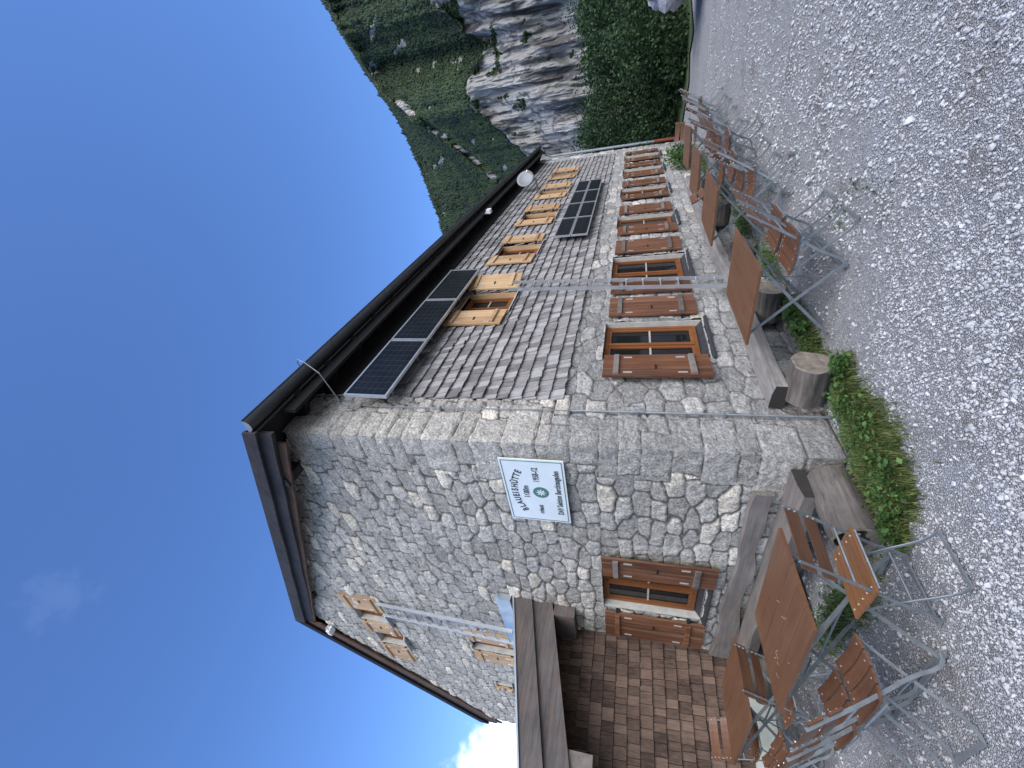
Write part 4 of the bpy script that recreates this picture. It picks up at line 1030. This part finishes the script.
    ico = np.array([(1,0,0),(0,1,0),(-1,0,0),(0,-1,0),(0,0,1.25),(0,0,-.8)])
    fc = np.array([(0,1,4),(1,2,4),(2,3,4),(3,0,4),(1,0,5),(2,1,5),(3,2,5),(0,3,5)])
    s = .0022*np.hypot(P[:,0],P[:,1])*np.exp(r.normal(0,.28,n))+.1; sc = np.stack([s,s,s*r.uniform(.7,1.7,n)],1)
    VV = ico[None]*(1+r.uniform(-.35,.35,(n,6,1)))*sc[:,None,:]+P[:,None,:]+np.array([0,0,1.])*(s*.3)[:,None,None]
    FF = (fc[None]+np.arange(n)[:,None,None]*6).reshape(-1,3)
    tone = np.clip(.42+1.3*(fbm(P[:,0]*.03, P[:,1]*.03+P[:,2]*.03, 4, 12)-.5)+r.normal(0,.09,n), 0, 1)
    o = np_mesh('forest', VV.reshape(-1,3), FF, ['pine'], {'rnd': ('FACE', np.repeat(tone,8))}, True)
    o['kind'] = 'stuff'; o['label'] = 'dark green mountain pine and forest covering the slopes'; o['category'] = 'forest'
mountain()

# ------------------------------------------------------------------ light, sky, camera
SUN_AZ, SUN_EL = -118.0, 40.0       # broad soft light from the open side of the valley
W = bpy.data.worlds.new('World'); S.world = W; W.use_nodes = True; nt = W.node_tree; N_ = nt.nodes; bg = N_['Background']
sky = N_.new('ShaderNodeTexSky'); sky.sky_type = 'NISHITA'; sky.sun_disc = False; sky.sun_elevation = rad(SUN_EL); sky.sun_rotation = rad(90-SUN_AZ)
sky.altitude = 1700; sky.air_density = 1.0; sky.dust_density = 1.8; sky.ozone_density = 3.2
tc = N_.new('ShaderNodeTexCoord')
def cloud(center_az, center_el, r_in, r_out, scale, amp):
    d = N_.new('ShaderNodeVectorMath'); d.operation = 'DISTANCE'
    e, a = rad(center_el), rad(center_az); d.inputs[1].default_value = (math.cos(e)*math.cos(a), math.cos(e)*math.sin(a), math.sin(e))
    nt.links.new(tc.outputs['Generated'], d.inputs[0])
    n = N_.new('ShaderNodeTexNoise'); n.inputs['Scale'].default_value = scale; n.inputs['Detail'].default_value = 7; n.inputs['Roughness'].default_value = .55; nt.links.new(tc.outputs['Generated'], n.inputs[0])
    m1 = N_.new('ShaderNodeMath'); m1.operation = 'MULTIPLY_ADD'; nt.links.new(n.outputs[0], m1.inputs[0]); m1.inputs[1].default_value = amp; nt.links.new(d.outputs['Value'], m1.inputs[2])
    mr = N_.new('ShaderNodeMapRange'); mr.interpolation_type = 'SMOOTHSTEP'; mr.inputs[1].default_value = r_in; mr.inputs[2].default_value = r_out; mr.inputs[3].default_value = 1; mr.inputs[4].default_value = 0
    nt.links.new(m1.outputs[0], mr.inputs[0]); return mr.outputs[0]
c1 = cloud(86, 8, .270, .325, 9, .24); c2 = cloud(74.5, 57.5, .055, .10, 34, .10)
n3 = N_.new('ShaderNodeTexNoise'); n3.inputs['Scale'].default_value = 11; n3.inputs['Detail'].default_value = 6; nt.links.new(tc.outputs['Generated'], n3.inputs[0])
cr = N_.new('ShaderNodeValToRGB'); cr.color_ramp.elements[0].position = .35; cr.color_ramp.elements[0].color = (6.3,6.8,7.6,1); cr.color_ramp.elements[1].position = .6; cr.color_ramp.elements[1].color = (9.8,10,10.3,1)
nt.links.new(n3.outputs[0], cr.inputs[0])
mx = N_.new('ShaderNodeMix'); mx.data_type = 'RGBA'; nt.links.new(c1, mx.inputs[0]); hs = N_.new('ShaderNodeHueSaturation'); hs.inputs['Saturation'].default_value = 1.16; hs.inputs['Hue'].default_value = .508; nt.links.new(sky.outputs[0], hs.inputs['Color']); nt.links.new(hs.outputs[0], mx.inputs[6]); nt.links.new(cr.outputs[0], mx.inputs[7])
m2 = N_.new('ShaderNodeMath'); m2.operation = 'MULTIPLY'; nt.links.new(c2, m2.inputs[0]); m2.inputs[1].default_value = .018
mx2 = N_.new('ShaderNodeMix'); mx2.data_type = 'RGBA'; nt.links.new(m2.outputs[0], mx2.inputs[0]); nt.links.new(mx.outputs[2], mx2.inputs[6]); mx2.inputs[7].default_value = (6,6.3,7,1)
nt.links.new(mx2.outputs[2], bg.inputs[0]); bg.inputs[1].default_value = .18

sd = bpy.data.lights.new('sun', 'SUN'); sd.energy = 3.1; sd.angle = rad(60); sd.color = (1,.955,.90)
so = bpy.data.objects.new('sun', sd); COL.objects.link(so)
dirv = Vector((math.cos(rad(SUN_EL))*math.cos(rad(SUN_AZ)), math.cos(rad(SUN_EL))*math.sin(rad(SUN_AZ)), math.sin(rad(SUN_EL))))
so.rotation_euler = dirv.to_track_quat('Z', 'Y').to_euler(); so.location = (0,0,20)

cd = bpy.data.cameras.new('camera'); cam = bpy.data.objects.new('camera', cd); COL.objects.link(cam); S.camera = cam
r_ = Vector((.59823324,-.80129458,.00663222)); u_ = Vector((-.22595275,-.16074026,.96078506)); f_ = Vector((.7688058,.57627212,.27721488))
mt = Matrix((-u_, r_, -f_)).transposed().to_4x4(); mt.translation = Vector((-2.7483,-2.7658,1.6)); cam.matrix_world = mt
cd.sensor_fit = 'HORIZONTAL'; cd.sensor_width = 36; cd.lens = 36*420/1024; cd.clip_start = .05; cd.clip_end = 3000
S.view_settings.view_transform = 'Standard'; S.view_settings.look = 'None'; S.view_settings.exposure = 0.8; S.view_settings.gamma = 1
S.render.engine = 'CYCLES'; S.render.resolution_x = 1024; S.render.resolution_y = 768
S.cycles.max_bounces = 6; S.cycles.diffuse_bounces = 4
